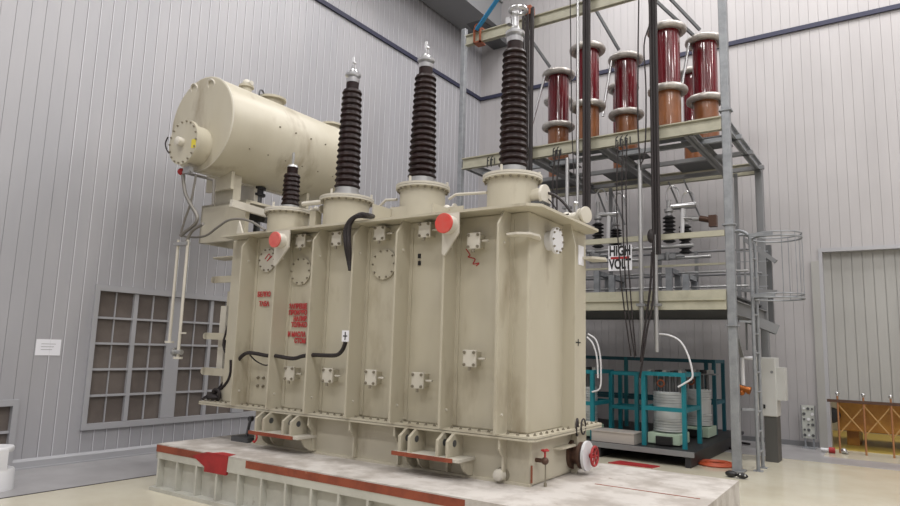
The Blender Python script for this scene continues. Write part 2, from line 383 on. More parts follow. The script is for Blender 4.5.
# bolts
bm0 = MB().lathe([(.013, 0), (.013, .012)], (0, 0, 0), seg=6).cyl((0, 0, .012), (0, 0, .022), .007, 6)
def bolts(parent, pts, mesh=None):
    for p in pts:
        b = bpy.data.objects.new('bolt', bolt_me); COL.objects.link(b); b.parent = parent; b.location = Vector(p)-Vector(ORG[tr.name])
t_ = bm0.build('bolt', 'bolt', tr); bolt_me = t_.data; bpy.data.objects.remove(t_)
bolt_me.transform(Matrix.Translation(Vector(ORG[tr.name])))
def bl(parent, p, d=None, s=1., name='bolt'):
    b = bpy.data.objects.new(name, bolt_me); COL.objects.link(b); b.parent = parent; b.location = Vector(p)-Vector(ORG[tr.name])
    if d is not None: b.rotation_euler = Vector(d).to_track_quat('Z', 'Y').to_euler()
    b.scale = (s, s, s)
for k in range(46): bl(fl, (-6.70+k*.0935, 4.985, ZF2))
for k in range(13): bl(fl, (-2.465, 5.06+k*.115, ZF2))
RX = [-6.13, -5.553, -4.992, -4.43, -3.88, -3.325, -2.765]
RT = 4.885
for i, x in enumerate(RX):
    top = 2.68 if i not in (1, 5) else 2.45
    pr = [(TY0, ZF2), (RT, ZF2), (RT, top), (RT+.1, ZCV), (TY0, ZCV)] if i not in (1, 5) else [(TY0, ZF2), (RT, ZF2), (RT, ZCV), (TY0, ZCV)]
    MB().prism(pr, x, x+.022, 'x').build('stiffening_rib', 'cream', tr)
    MB().box(x+.022, x+.06, TY0-.01, TY0, ZF2+.02, 2.75).build('weld_strip', 'cream', tr)
    for zz in (1.05, 2.52):
        MB().cyl((x+.022, 4.98, zz), (x+.034, 4.98, zz), .012, 8).build('boss', 'creaml', tr)
# ribs on the right end
for y in (5.82,):
    MB().prism([(TX1, ZF2), (TX1+.125, ZF2), (TX1+.125, 2.62), (TX1+.08, ZCV), (TX1, ZCV)], y, y+.02, 'y').build('stiffening_rib', 'cream', tr)
# lower ribs, at the same spacing
for i, x in enumerate(RX[2:]):
    if i in (1,): pass
    MB().prism([(5.08, ZF), (4.955, ZF), (4.955, .77), (5.02, .70), (5.02, PZ+.03), (5.08, PZ+.02)], x+.01, x+.03, 'x').build('lower_rib', 'cream', tr)
MB().box(-2.51, -2.44, 5.90, 5.92, PZ, ZF).build('lower_rib', 'cream', tr)
MB().prism([(-2.51, 5.5), (-2.43, 5.55), (-2.43, 5.85), (-2.51, 5.9)], .735, .75, 'z').build('lower_ledge', 'cream', tr)
MB().box(LT0, -2.50, 5.05, 5.08, PZ, PZ+.02).build('foot_strip', 'cream', tr)
# left end details: vertical side panel and arms
MB().box(-6.72, TX0, 5.2, 5.26, ZF2, 2.2).build('side_panel', 'cream', tr)
for (x0p, x1p, yp, hp) in ((215, 235, 258.5, .025), (215, 238, 280, .08), (207, 232, 336, .08), (205, 230, 371, .09)):
    a = PT(x0p, yp, 'y', 5.15); b = TX0
    mb = MB().box(a.x, b, 5.12, 5.15, a.z-hp/2, a.z+hp/2)
    if hp > .07: mb.cyl((a.x, 5.12, a.z), (a.x, 5.15, a.z), hp/2, 12)
    if hp < .05: mb.box(a.x, b, 5.12, 5.3, a.z-.012, a.z)
    mb.build('pipe_bracket', 'cream', tr)
MB().tube([PT(*p, 'y', 5.13) for p in ((232, 303), (229, 325), (224, 345), (230, 360), (228, 376), (218, 390), (208, 398))], .022).build('cable', 'cable', tr)
MB().tube([PT(*p, 'y', 5.10) for p in ((231, 360), (230, 376), (222, 388), (206, 397), (203, 399))], .018).build('cable', 'cable', tr)
q = PT(212, 396, 'y', 5.05)
MB().sphere((q.x, 5.05, ZF2+.045), .05, 12, (2.2, 1, .8)).torus((q.x+.08, 5.05, ZF2+.08), .06, .02, (0, 1, .2), 18, 8).build('cable_knot', 'cable', tr)
MB().box(*(lambda a, b: (a.x, b.x, 5.2, 5.24, b.z, a.z))(PT(221, 306, 'y', 5.2), PT(225, 372, 'y', 5.2))).build('side_plate', 'creaml', tr)

# valve blocks on the front face
def block(px0, px1, py0, py1):
    a = PT((px0+px1)/2, (py0+py1)/2, 'y', 5.0); w = .068; h = .075
    mb = MB().box(a.x-w, a.x+w, 4.985, 5.01, a.z-h, a.z+h)
    o = mb.build('valve_block', 'creaml', tr, bev=.006)
    MB().box(a.x-w*.8, a.x+w*.8, 5.01, TY0, a.z-h*.8, a.z+h*.8).build('block_base', 'cream', o)
    MB().cyl((a.x+w, 5.03, a.z), (a.x+w+.07, 5.03, a.z), .011, 8).build('pin', 'creaml', o)
    for sx in (-1, 1):
        for sz in (-1, 1): bl(o, (a.x+sx*w*.72, 4.985, a.z+sz*h*.72), (0, -1, 0), 1.1, 'block_bolt')
    MB().cyl((a.x, 4.99, a.z-h-.03), (a.x, 4.99, a.z-h), .014, 8).build('drain_plug', 'bolt', o)
for q in ((294, 308, 235, 247), (331, 343, 233, 245), (373, 387, 227, 240), (418, 432, 223, 237), (466, 482, 234, 248),
          (284, 296, 366, 381), (322, 334, 368, 383), (364, 378, 370, 385), (411, 425, 372, 389), (462, 478, 350, 367)): block(*q)
a = PT(259, 382, 'y', 5.07)
for sx in (-1, 1):
    for sz in (-1, 1): bl(tr, (a.x+sx*.045, TY0, a.z+sz*.045), (0, -1, 0), 1.3, 'stud')
def blank(px, py, dpx, plane='y', m='creaml', proud=.02):
    if plane == 'y':
        c = PT(px, py, 'y', TY0-proud); ax = (0, 1, 0); base = Vector((c.x, TY0, c.z)); n = Vector((0, -1, 0)); e1 = Vector((1, 0, 0))
    else:
        c = PT(px, py, 'x', TX1+proud); base = Vector((TX1, c.y, c.z)); n = Vector((1, 0, 0)); e1 = Vector((0, 1, 0))
    dep = -(c.x)*.564*1.0+c.y*.813+(c.z-1.6)*.14; R = dpx*dep/F/2
    o = MB().lathe([(R*.72, 0), (R*.72, max(proud*.4, proud-.028)), (R, max(proud*.4, proud-.028)), (R, proud)], base, n, 28).build('blanking_plate', m, tr)
    for k in range(10):
        t = 2*PI*k/10; q = base+n*proud+(e1*math.cos(t)+Vector((0, 0, 1))*math.sin(t))*R*.88; bl(o, q, n, .8, 'plate_bolt')
    return c, R
blank(267, 260, 24); blank(300.5, 271, 28, m='cream'); blank(383.5, 264, 31, m='cream'); blank(558, 240.5, 27, 'x', 'white', .10)
# lifting trunnions with red caps
for (px, py, d, xr, m, lx) in ((274.5, 239.5, 16, RX[1], 'cappink', .22), (443.5, 223, 20.5, RX[5], 'capred', .175)):
    MB().prism([(xr, 2.44), (xr+.03, 2.42), (xr+lx, 2.62), (xr+lx, ZCV), (xr, ZCV)], RT-.02, RT, 'y').build('lug_plate', 'creaml', tr)
    c = PT(px, py, 'y', 4.76); dep = -c.x*.564+c.y*.813+(c.z-1.6)*.14; R = d*dep/F/2
    o = MB().cyl((c.x, 4.775, c.z), (c.x, RT-.02, c.z), R*.92, 28).build('trunnion', 'creaml', tr)
    MB().lathe([(R, .02), (R, .003), (R*.97, 0)], (c.x, 4.755, c.z), (0, 1, 0), 28).build('end_cap', m, o)
# stencilled text, crosses, scribbles
ty = TY0-.0125
for body, px, py, sz in (('БЕЛПО', 264, 294.5, .075), ('ТАБА', 264, 304, .075)):
    c = PT(px, py, 'y', ty); text(body, sz, 'ink', tr, c, sx=.85, bold=.003)
for body, px, py in (('ЗАПРЕЩЕ', 298, 306.5), ('ПРОИЗВО', 297.8, 312.8), ('НАЛИВ', 300, 319), ('ТОЛЬКО', 299, 325), ('И МАСЛА', 296.5, 334.5), ('СТОМ', 300, 341)):
    c = PT(px, py, 'y', ty); text(body, .072, 'ink', tr, c, sx=.80, bold=.0035)
for pts in (((466, 249), (470, 255), (468, 257), (475, 259), (473, 264), (479, 263), (476, 266)), ((265, 259), (269, 254), (270, 257), (267, 261), (272, 256))):
    yv = TY0-.004 if pts[0][0] > 300 else TY0-.024
    MB().tube([PT(*p, 'y', yv) for p in pts], .005, 6).build('chalk_mark', 'ink', tr)
c = PT(345.5, 336, 'y', RT-.004)
o = MB().box(c.x-.045, c.x+.045, RT-.008, RT-.002, c.z-.055, c.z+.055).build('survey_target', 'paper', tr)
MB().box(c.x-.028, c.x+.028, RT-.010, RT-.008, c.z-.006, c.z+.006).box(c.x-.006, c.x+.006, RT-.0105, RT-.008, c.z-.04, c.z+.04).build('cross', 'black', o)
c = PT(578.3, 342.5, 'x', TX1+.002)
MB().box(TX1, TX1+.003, c.y-.06, c.y+.06, c.z-.006, c.z+.006).box(TX1, TX1+.003, c.y-.008, c.y+.008, c.z-.035, c.z+.035).build('cross', 'black', tr)
c = PT(581, 255.5, 'x', TX1+.004)
MB().box(TX1, TX1+.006, c.y-.07, c.y+.07, c.z-.10, c.z+.10).build('nameplate', 'paper', tr)
for py in (256, 263):
    c = PT(419.5, py, 'y', TY0-.003); MB().box(c.x-.015, c.x+.015, TY0-.01, TY0, c.z-.022, c.z+.022).build('slot', 'black', tr)
# black cables along the front
def fr(pts, y): return [PT(a, b, 'y', y) for a, b in pts]
MB().tube(fr(((238, 361), (241, 357), (247, 353), (256, 353.5), (266, 355.5), (276, 356), (293, 358.5), (303, 356), (315, 355), (330, 355.5), (338, 354.5), (343, 349), (345.5, 342)), 4.96), .021).build('front_cable', 'cable', tr)
MB().tube(fr(((250, 355), (256, 361), (264, 365), (268, 365)), 4.99), .008).build('thin_wire', 'cable', tr)
for k, dx in enumerate((0, 3.2)):
    p = [PT(372+dx, 217, 'y', 5.4)]+fr(((364+dx, 216-dx*.3), (356+dx, 216.5-dx*.5), (349+dx*.7, 222-dx*.3), (345.5+dx, 232), (346+dx, 246)), 4.85)+fr(((348.5+dx*.4, 260), (350.5, 270)), 4.9)
    MB().tube(p, .024).build('turret_cable', 'cable', tr)

# jacking brackets under the flange
def jack(px, flip=None):
    xs = [PT(p, 440, 'y', 4.86).x for p in px]
    for x in xs:
        MBp = MB(); pr = [(5.08, ZF), (4.93, ZF), (4.84, .80), (4.84, .665), (5.08, .665)]
        o = MBp.prism(pr, x, x+.03, 'x').build('jacking_lug', 'cream', tr)
        MB().lathe([(.030, 0), (.030, .034)], (x-.002, 4.935, .775), (1, 0, 0), 16).build('lug_hole', 'dgrey', o)
    x0, x1 = xs[0]-.03, xs[-1]+.16
    o = MB().box(x0, x1, 4.80, 5.08, .640, .665).build('jacking_shelf', 'creaml', tr)
    MB().box(x0-.004, x1-.06, 4.79, 4.80, .635, .670).build('painted_edge', 'bandred', o)
    for x in (xs[0]+.03, xs[1]+.06, xs[-1]+.12):
        MB().prism([(5.08, .64), (4.88, .64), (4.93, .56), (5.0, .515), (5.08, .505)], x, x+.02, 'x').build('gusset', 'cream', tr)
jack((255, 262.5, 282, 290)); jack((399.5, 409, 437, 447))
a = PT(256, 440, 'y', 4.8)
MB().tube([(a.x, 4.8, .64), (a.x+.02, 4.79, .60), (a.x-.01, 4.79, .56), (a.x-.03, 4.79, .57)], .010).build('red_hook', 'red', tr)
c = PT(497.5, 478, 'y', 5.0)
c.z += .02
o = MB().lathe([(.05, 0), (.05, .05), (.042, .07), (.02, .08)], (c.x, 5.06, c.z), (0, -1, 0), 20).build('drain_cap', 'creaml', tr)
MB().lathe([(.062, 0), (.062, .012)], (c.x+.01, 5.075, c.z), (0, -1, 0), 20).build('cap_ring', 'bolt', o)
# small red valve on the end
c = PT(545, 461, 'x', -2.42)
o = MB().cyl((-2.504, c.y, c.z), (-2.40, c.y, c.z), .018).sphere((-2.42, c.y, c.z), .032).build('sampling_valve', 'motor', tr)
MB().cyl((-2.42, c.y, c.z), (-2.42, c.y, c.z+.085), .009, 8).cyl((-2.42, c.y-.035, c.z+.085), (-2.42, c.y+.035, c.z+.085), .011, 8).torus((-2.42, c.y, c.z+.085), .03, .006, seg=16, rs=6).build('handwheel', 'red', o)
MB().cyl((-2.42, c.y+.01, PZ+.02), (-2.42, c.y+.01, c.z), .006, 8).cyl((-2.42, c.y+.01, PZ), (-2.42, c.y+.01, PZ+.03), .014, 8).build('drain_pipe', 'bolt', o)
c = PT(531, 478, 'x', -2.5); MB().box(-2.504, -2.495, c.y, c.y+.02, PZ+.03, PZ+.17).build('corner_mark', 'rust', tr)
# large valve at the right rear
c = PT(586, 454, 'x', -2.35); yv, zv = 6.1, c.z
yv = PT(580, 455, 'x', -2.42).y; zv = PT(580, 455, 'x', -2.42).z
o = MB().lathe([(.13, 0), (.13, .03), (.085, .03), (.085, .09), (.12, .09), (.12, .12)], (-2.504, yv, zv), (1, 0, 0), 24).build('drain_valve', 'motor', tr)
MB().lathe([(.09, .12), (.09, .14), (.135, .14), (.135, .165)], (-2.504, yv, zv), (1, 0, 0), 24).build('white_flange', 'white', o)
hw = MB().torus((-2.29, yv+.03, zv+.0), .085, .012, (1, 0, 0), 24, 8)
for k in range(3): hw.cyl((-2.29, yv+.03+.085*math.cos(k*PI/3), zv+.085*math.sin(k*PI/3)), (-2.29, yv+.03-.085*math.cos(k*PI/3), zv-.085*math.sin(k*PI/3)), .008, 6)
hw.cyl((-2.34, yv+.03, zv), (-2.28, yv+.03, zv), .02, 10).build('handwheel', 'red', o)
MB().torus((-2.44, yv-.02, .90), .075, .010, (1, .3, 0), 24, 6).torus((-2.42, yv+.08, .90), .07, .008, (1, .1, 0), 24, 6).build('hose_loop', 'cable', tr)
# horizontal ears near the top of the tank corners
c = PT(540, 235, 'x', -2.5)
MB().prism([(TX1+.0, 5.08), (TX1-.14, 5.0), (TX1-.13, 4.92), (TX1-.02, 4.90), (TX1+.08, 4.96), (TX1+.1, 5.10), (TX1+.02, 5.3), (TX1, 5.32)], 2.575, 2.595, 'z').build('handling_ear', 'creaml', tr)
c = PT(590, 257, 'y', 6.3)
MB().prism([(TX1, 6.3), (TX1+.1, 6.32), (TX1+.2, 6.45), (TX1+.16, 6.6), (TX1, 6.6)], c.z-.015, c.z+.01, 'z').build('handling_ear', 'creaml', tr)

# turrets and bushings
def depth(p): return -p[0]*.564+p[1]*.813+(p[2]-1.6)*.14
def turret(cx, yc, w, fy, bx=None):
    c = PT(cx, fy, 'y', yc); R = w*depth(c)/F/2
    o = MB().lathe([(R*.84, ZCV2), (R*.84, c.z-.05)], (c.x, yc, 0), seg=40).build('turret', 'cream', tr)
    MB().lathe([(R*.97, c.z-.05), (R, c.z-.045), (R, c.z-.03), (R*.97, c.z-.027), (R, c.z-.024), (R, c.z), (R*.5, c.z+.004)], (c.x, yc, 0), seg=40).build('turret_flange', 'creaml', o)
    for k in range(22):
        t = 2*PI*k/22; bl(o, (c.x+R*.92*math.cos(t), yc+R*.92*math.sin(t), c.z-.05), (0, 0, -1), 1.1, 'flange_bolt')
    for k in range(3):
        t = .6+2*PI*k/3; q = Vector((c.x+R*.9*math.cos(t), yc+R*.9*math.sin(t), c.z)); MB().cyl(q, q+Vector((0, 0, .06)), .014, 8).build('lifting_eye', 'creaml', o)
    return c, R
def bushing(cx_b, y_b, cx_t, y_t, yc, rb, rt, n, capy, termy, kind):
    a = PT(cx_b, y_b, 'y', yc); b = PT(cx_t, y_t, 'y', yc); x = (a.x+b.x)/2; z0, z1 = a.z, b.z
    prof = [(rb*.82, z0-.01)]; st = (z1-z0)/n
    for k in range(n):
        z = z0+k*st; t = (k+.5)/n; R = rb+(rt-rb)*t; core = R*.84
        prof += [(core, z+.08*st), (R*.97, z+.22*st), (R, z+.34*st), (R*.96, z+.46*st), (core*1.05, z+.80*st)]
    prof += [(rt*.64, z1), (rt*.64, z1+.085)]
    o = MB().lathe(prof, (x, yc, 0), seg=32).build('bushing', 'brown', tr)
    MB().lathe([(rb*1.0, z0-.09), (rb*1.0, z0-.05), (rb*.9, z0-.05), (rb*.9, z0), (rb*.7, z0+.005)], (x, yc, 0), seg=32).build('base_ring', 'dull', o)
    zc_ = PT(cx_t, capy, 'y', yc).z; zt = PT(cx_t, termy, 'y', yc).z
    h = zc_-z1-.08
    if kind != 'small':
        MB().lathe([(rt*.55, z1+.08), (rt*.66, z1+.085), (rt*.70, z1+.08+h*.28), (rt*.45, z1+.08+h*.33), (rt*.45, z1+.08+h*.42), (rt*.78, z1+.08+h*.5), (rt*.80, z1+.08+h*.64), (rt*.5, z1+.08+h*.78), (rt*.3, zc_)], (x, yc, 0), seg=28).build('top_cap', 'silver', o)
    else:
        MB().lathe([(rt*.7, z1+.08), (rt*.55, z1+.11), (rt*.2, zc_)], (x, yc, 0), seg=20).build('top_cap', 'dull', o)
    if kind == 'ring':
        mb = MB().cyl((x, yc, zc_-.02), (x, yc, zt-.1), .022, 12).box(x-.035, x+.035, yc-.012, yc+.012, zc_-.0, zt-.06).torus((x+.03, yc, zt-.06), .085, .022, (0, 0, 1), 24, 8)
        mb.box(x-.09, x-.04, yc-.05, yc+.03, zt-.2, zt-.13); mb.build('terminal', 'silver', o)
    elif kind == 'tall':
        MB().cyl((x, yc, zc_-.02), (x, yc, zt), .011, 10).box(x-.028, x+.028, yc-.008, yc+.008, zc_+.01, zc_+.06).cyl((x-.02, yc, zt-.08), (x-.02, yc, zt), .006, 6).sphere((x+.02, yc, zc_+.08), .018).build('terminal', 'silver', o)
    else:
        MB().cyl((x, yc, zc_-.02), (x, yc, zt), .013, 10).box(x-.018, x+.018, yc-.006, yc+.006, zc_+.03, zt).build('terminal', 'dull', o)
turret(512.5, 5.75, 60, 177); turret(423, 5.75, 54, 187); turret(347, 5.75, 54, 199); turret(289, 5.58, 48, 211)
bushing(512.5, 168, 515.3, 50.5, 5.75, .150, .128, 19, 27, 6, 'ring')
bushing(421.5, 179, 426, 75.5, 5.75, .163, .124, 18, 55, 42, 'tall')
bushing(347.5, 189, 352, 90, 5.75, .160, .122, 17, 70, 58, 'tall')
bushing(290.5, 206, 292, 174, 5.58, .115, .105, 7, 165, 153, 'small')
# cover pipework
def tp(pts, y): return [PT(a, b, 'y', y) for a, b in pts]
MB().tube(tp(((377, 209), (386, 200), (397, 199.5)), 5.6), .016, smooth=0).build('cover_pipe', 'creaml', tr)
MB().tube(tp(((449, 199), (456, 194.5), (487, 192.5)), 5.6), .016, smooth=0).build('cover_pipe', 'creaml', tr)
MB().tube(tp(((303, 204), (322, 202)), 5.5), .03, smooth=0).build('cover_pipe', 'creaml', tr)
for (px, py) in ((316, 210), (447, 209), (386, 212)):
    c = PT(px, py, 'y', 5.6)
    o = MB().box(c.x-.05, c.x+.05, 5.55, 5.65, ZCV2, c.z-.02).build('cover_valve', 'cream', tr)
    MB().sphere((c.x, 5.6, c.z), .045).cyl((c.x-.09, 5.6, c.z), (c.x+.09, 5.6, c.z), .025, 12).cyl((c.x+.09, 5.6, c.z), (c.x+.105, 5.6, c.z), .05, 14).build('valve_body', 'creaml', o)
for (pa, pb) in ((378, 395), (437, 452)):
    a = PT(pa, 215, 'y', 5.3); b = PT(pb, 212, 'y', 5.3); MB().box(a.x, a.x+.02, 5.2, 5.5, ZCV2, a.z+.10).box(a.x, b.x, 5.5, 5.52, ZCV2, a.z+.12).build('cover_gusset', 'cream', tr)
c = PT(537, 197, 'y', 5.75)
o = MB().cyl((c.x-.05, 5.75, c.z), (c.x+.07, 5.75, c.z), .085, 24).build('side_outlet', 'cream', tr)
MB().cyl((c.x+.07, 5.75, c.z), (c.x+.10, 5.75, c.z), .115, 24).build('outlet_flange', 'creaml', o)
MB().box(c.x-.02, c.x+.1, 5.66, 5.84, ZCV2, c.z-.06).build('outlet_foot', 'dgrey', o)
MB().tube(tp(((548, 193), (556, 196), (564, 203), (571, 212)), 5.8), .014).build('vent_hose', 'cable', tr)
MB().tube(tp(((547, 198), (553, 204), (560, 214), (569, 214)), 5.8), .007).build('thin_wire', 'cable', tr)
c = PT(586, 217, 'y', 6.2); a = PT(565, 218, 'y', 6.2)
o = MB().cyl((a.x, 6.2, a.z-.01), (c.x, 6.2, a.z+.01), .05, 20).sphere((a.x+.02, 6.2, a.z-.01), .07).build('relief_valve', 'creaml', tr)
MB().lathe([(.075, 0), (.075, .02), (.05, .02), (.05, .06), (.085, .06), (.085, .08), (.05, .082)], (c.x-.06, 6.2, a.z+.01), (1, -.3, 0), 20).build('valve_flange', 'creaml', o)
MB().cyl((a.x+.12, 6.2, a.z), (a.x+.12, 6.2, a.z+.13), .02, 10).sphere((a.x+.12, 6.2, a.z+.14), .03).build('valve_stem', 'silver', o)

# ---- conservator (drum whose axis runs front to back)
CXc, CR, CY0 = -7.03, .585, 4.88
c0 = PT(201.0, 123.8, 'y', CY0); CXc = c0.x; CZ = c0.z
CR = 91*depth(c0)/F/2*1.06
CY1 = PT(338, 128, 'x', CXc+CR*.5).y
cs = MB().lathe([(CR*.985, 0), (CR, .008), (CR, CY1-CY0-.01), (CR*.985, CY1-CY0)], (CXc, CY0, CZ), (0, 1, 0), 72).build('conservator', 'cream', tr)
for y_ in (CY0+.012, CY1-.012): MB().torus((CXc, y_, CZ), CR, .008, (0, 1, 0), 64, 6).build('rim_weld', 'creaml', cs)
MB().box(CXc-.03, CXc+.03, CY0+.05, CY1-.05, CZ-CR-.012, CZ-CR+.01).build('keel_strip', 'creaml', cs)
d = PT(183, 142, 'y', CY0-.24); dR = 46*depth(d)/F/2
MB().lathe([(dR*.86, 0), (dR*.86, .20), (dR, .20), (dR, .24)], (d.x, CY0, d.z), (0, -1, 0), 40).build('end_drum', 'cream', cs)
for k in range(18):
    t = 2*PI*k/18; bl(cs, (d.x+dR*.92*math.cos(t), CY0-.24, d.z+dR*.92*math.sin(t)), (0, -1, 0), 1., 'drum_bolt')
q = PT(179, 144, 'y', CY0-.3); MB().lathe([(.055, 0), (.055, .07), (.04, .08)], (d.x-.02, CY0-.24, d.z), (0, -1, 0), 20).build('centre_stub', 'creaml', cs)
q = PT(193, 143, 'y', CY0-.25); MB().box(q.x-.04, q.x+.04, CY0-.246, CY0-.24, q.z-.055, q.z+.05).build('yellow_label', 'yellow', cs)
MB().tube([PT(*p, 'y', CY0-.26) for p in ((168, 137), (165.5, 143), (166.5, 149), (169, 153))], .009).build('side_handle', 'cable', cs)
for px, py in ((193, 88.5), (210, 84)):
    q = PT(px, py, 'y', CY0-.02); MB().torus((q.x, CY0, q.z), .065, .012, (0, 1, .3), 20, 8, 0, 2*PI).build('lifting_hook', 'creaml', cs)
# fittings on top of the drum
for px, py, r, h in ((246, 92, .10, .10), (272, 100, .20, .07), (331, 128, .17, .06)):
    q = PT(px, py, 'x', CXc+.05)
    y_ = q.y; o = MB().lathe([(r*.75, CZ+CR-.06), (r*.75, CZ+CR+h-.03), (r, CZ+CR+h-.03), (r, CZ+CR+h)], (CXc+.05, y_, 0), seg=28).build('hatch', 'cream', cs)
    if r < .15: MB().sphere((CXc+.05, y_, CZ+CR+h+.03), .06).cyl((CXc-.08, y_, CZ+CR+h+.02), (CXc+.16, y_, CZ+CR+h+.02), .03).build('breather_valve', 'creaml', cs)
MB().torus((CXc+.05, PT(262, 92, 'x', CXc+.05).y, CZ+CR+.06), .07, .012, (1, .4, 0), 20, 8).build('hatch_handle', 'dgrey', cs)
for k in range(4):
    yk = CY0+.75+k*.28; t = math.radians(8); bl(cs, (CXc+CR*math.cos(t), yk, CZ+CR*math.sin(t)), (1, 0, 0), .9, 'stud')
for k in range(6):
    yk = CY0+.35+k*.3; t = math.radians(-30); bl(cs, (CXc+CR*math.cos(t), yk, CZ+CR*math.sin(t)), (math.cos(t), 0, math.sin(t)), .7, 'stud')
# conservator carrier: saddles, posts and arms down to the tank
zb = CZ-CR
for y_ in (CY0+.33, CY1-.5):
    MB().prism([(CXc-.25, zb+.05), (CXc, zb-.0), (CXc+.25, zb+.05), (CXc+.25, zb-.18), (CXc-.25, zb-.18)], y_, y_+.05, 'y').build('saddle', 'cream', tr)
a = PT(240.5, 180, 'y', 5.75); b = PT(253.5, 204, 'y', 5.75)
MB().box(a.x, b.x, 5.75, 5.82, b.z-.1, zb+.12).build('carrier_post', 'creaml', tr)
a = PT(215, 180, 'y', 5.30); b = PT(231, 206, 'y', 5.30)
MB().box(a.x-.02, b.x+.02, 5.30, 5.42, b.z-.05, zb+.06).build('carrier_web', 'cream', tr)
a = PT(202, 206, 'y', 5.24); b = PT(233, 240, 'y', 5.24)
MB().box(a.x, b.x+.2, 5.24, 5.30, b.z, a.z).box(a.x, b.x+.2, 5.24, 5.9, a.z-.03, a.z).box(a.x, a.x+.03, 5.24, 5.9, b.z, a.z).build('carrier_bracket', 'cream', tr)
a = PT(231, 203, 'y', 5.15); b = PT(267, 216, 'y', 5.15)
MB().bar(PT(231, 203, 'x', -6.5), PT(267, 214, 'x', -6.5), .05, .09).build('carrier_arm', 'creaml', tr)
MB().bar(PT(236, 213, 'y', 5.75), PT(268, 219, 'y', 5.75), .10, .12).build('dark_box_beam', 'dgrey', tr)
c = PT(259, 192, 'y', 5.85); e = PT(257, 226, 'y', 5.85)
o = MB().cyl((e.x, 5.85, ZCV2), (c.x, 5.85, c.z), .045, 16).build('relay_pipe', 'dgrey', tr)
MB().lathe([(.09, 0), (.09, .03), (.06, .03), (.06, .09), (.09, .09), (.09, .12)], (c.x, 5.85, c.z-.06), seg=20).build('relay_flange', 'black', o)
MB().prism([(-6.46, ZCV2), (-6.32, ZCV2), (-6.42, ZCV2+.2)], 5.05, 5.07, 'y').build('tripod_plate', 'creaml', tr)
# hoses and drop pipes hanging at the left end
yp = 4.75
q = PT(184, 172, 'y', yp)
o = MB().cyl((q.x-.07, yp, q.z), (q.x+.16, yp, q.z), .022, 12).box(q.x+.02, q.x+.14, yp-.03, yp+.03, q.z-.03, q.z+.05).build('shutoff_valve', 'dull', tr)
MB().sphere((q.x-.05, yp, q.z+.01), .05, 14, (1, 1, .9)).build('valve_knob', 'red', o)
MB().tube([PT(*p, 'y', yp) for p in ((183, 175), (185, 192), (191, 205), (197, 216), (195, 224), (185, 232), (181, 236))], .022, 10).build('grey_hose', 'hose', tr)
MB().tube([PT(*p, 'y', yp+.03) for p in ((196, 175), (193, 192), (190, 205), (184, 222), (181, 234))], .014, 8).build('thin_pipe', 'hose', tr)
MB().tube([PT(*p, 'y', yp) for p in ((203, 224), (193, 230), (188, 238), (187, 243))], .020, 10).build('grey_hose', 'hose', tr)
MB().tube([PT(*p, 'y', yp+.1) for p in ((180, 235), (190, 237), (205, 236), (218, 227), (228, 220.5), (240, 219), (252, 222), (265, 230))], .014, 8).build('conduit', 'hose', tr)
MB().tube([PT(*p, 'y', 4.9) for p in ((186, 173), (214, 180), (213, 205))], .018, 8, 0).build('elbow_pipe', 'hose', tr)
for (xa_, ya_, xb_, yb_) in ((178, 240, 170, 342), (186.5, 240, 179.5, 358)):
    a = PT(xa_, ya_, 'y', yp); b = PT(xb_, yb_, 'y', yp); x = (a.x+b.x)/2
    o = MB().cyl((x, yp, b.z), (x, yp, a.z), .018, 14).build('drop_pipe', 'creaml', tr)
    MB().cyl((x, yp, b.z-.012), (x, yp, b.z+.012), .055, 16).build('pipe_flange', 'creaml', o)
a = PT(182, 244, 'y', yp); MB().box(a.x-.13, a.x+.13, yp-.03, yp+.03, a.z-.02, a.z+.02).build('pipe_clamp', 'dull', tr)
a = PT(173, 352, 'y', yp-.05); MB().lathe([(.05, 0), (.05, .03), (.03, .03), (.03, .14)], (a.x-.05, yp, a.z), (1, 0, 0), 18).build('pipe_valve', 'dull', tr)
a = PT(181, 333, 'y', yp); MB().box(a.x-.02, a.x+.09, yp-.01, yp+.01, a.z-.01, a.z+.01).build('pipe_tab', 'creaml', tr)

# small dark jack behind the left end of the transformer base, on the platform
q = PT(246, 441, 'z', PZ)
jk = thing('toe_jack', 'small dark toe jack with upright lever on platform behind left end of transformer', 'jack', (q.x, q.y, PZ), True)
MB().box(q.x-.14, q.x+.14, q.y-.1, q.y+.1, PZ, PZ+.05).build('base', 'dgrey', jk)
MB().bar((q.x, q.y, PZ+.04), (q.x+.05, q.y, PZ+.24), .025, .02).cyl((q.x+.055, q.y-.02, PZ+.25), (q.x+.055, q.y+.02, PZ+.25), .03, 14).build('lever', 'dgrey', jk)

# ================================================================== GANTRY (hall frame)
GX0, GX1, GY0, GY1 = -6.75, -2.06, 10.1, 13.0
gt = thing('steel_gantry', 'tall grey steel gantry with cream beams carrying the dark red columns', 'gantry', (GX1, GY0, 0))
def hcol(x, y, z0, z1, s, m='grey', name='column'):
    return MB().box(x-s/2, x+s/2, y-s/2, y+s/2, z0, z1).build(name, m, gt, bev=.012)
o = hcol(-2.03, 10.13, 0, 10, .118)
for z in (2.02, 5.25, 3.5): MB().box(GX1-.06, GX1+.12, 10.05, 10.21, z, z+.02).build('splice_plate', 'grey', o)
MB().box(GX1-.033, GX1+.13, 10.0, 10.28, 0, .02).build('base_plate', 'mgrey', o)
hcol(-6.84, 10.14, 0, 7.85, .10); hcol(GX1-.0, GY1, 0, 5.05, .13, 'mgrey'); hcol(GX0, GY1, 0, 5.05, .13, 'mgrey')
def ibeam(x0, x1, y, z0, z1, m='beam', d=.10):
    return MB().box(x0, x1, y-.008, y+.008, z0, z1).box(x0, x1, y-d/2, y+d/2, z0, z0+.018).box(x0, x1, y-d/2, y+d/2, z1-.018, z1).build('beam', m, gt)
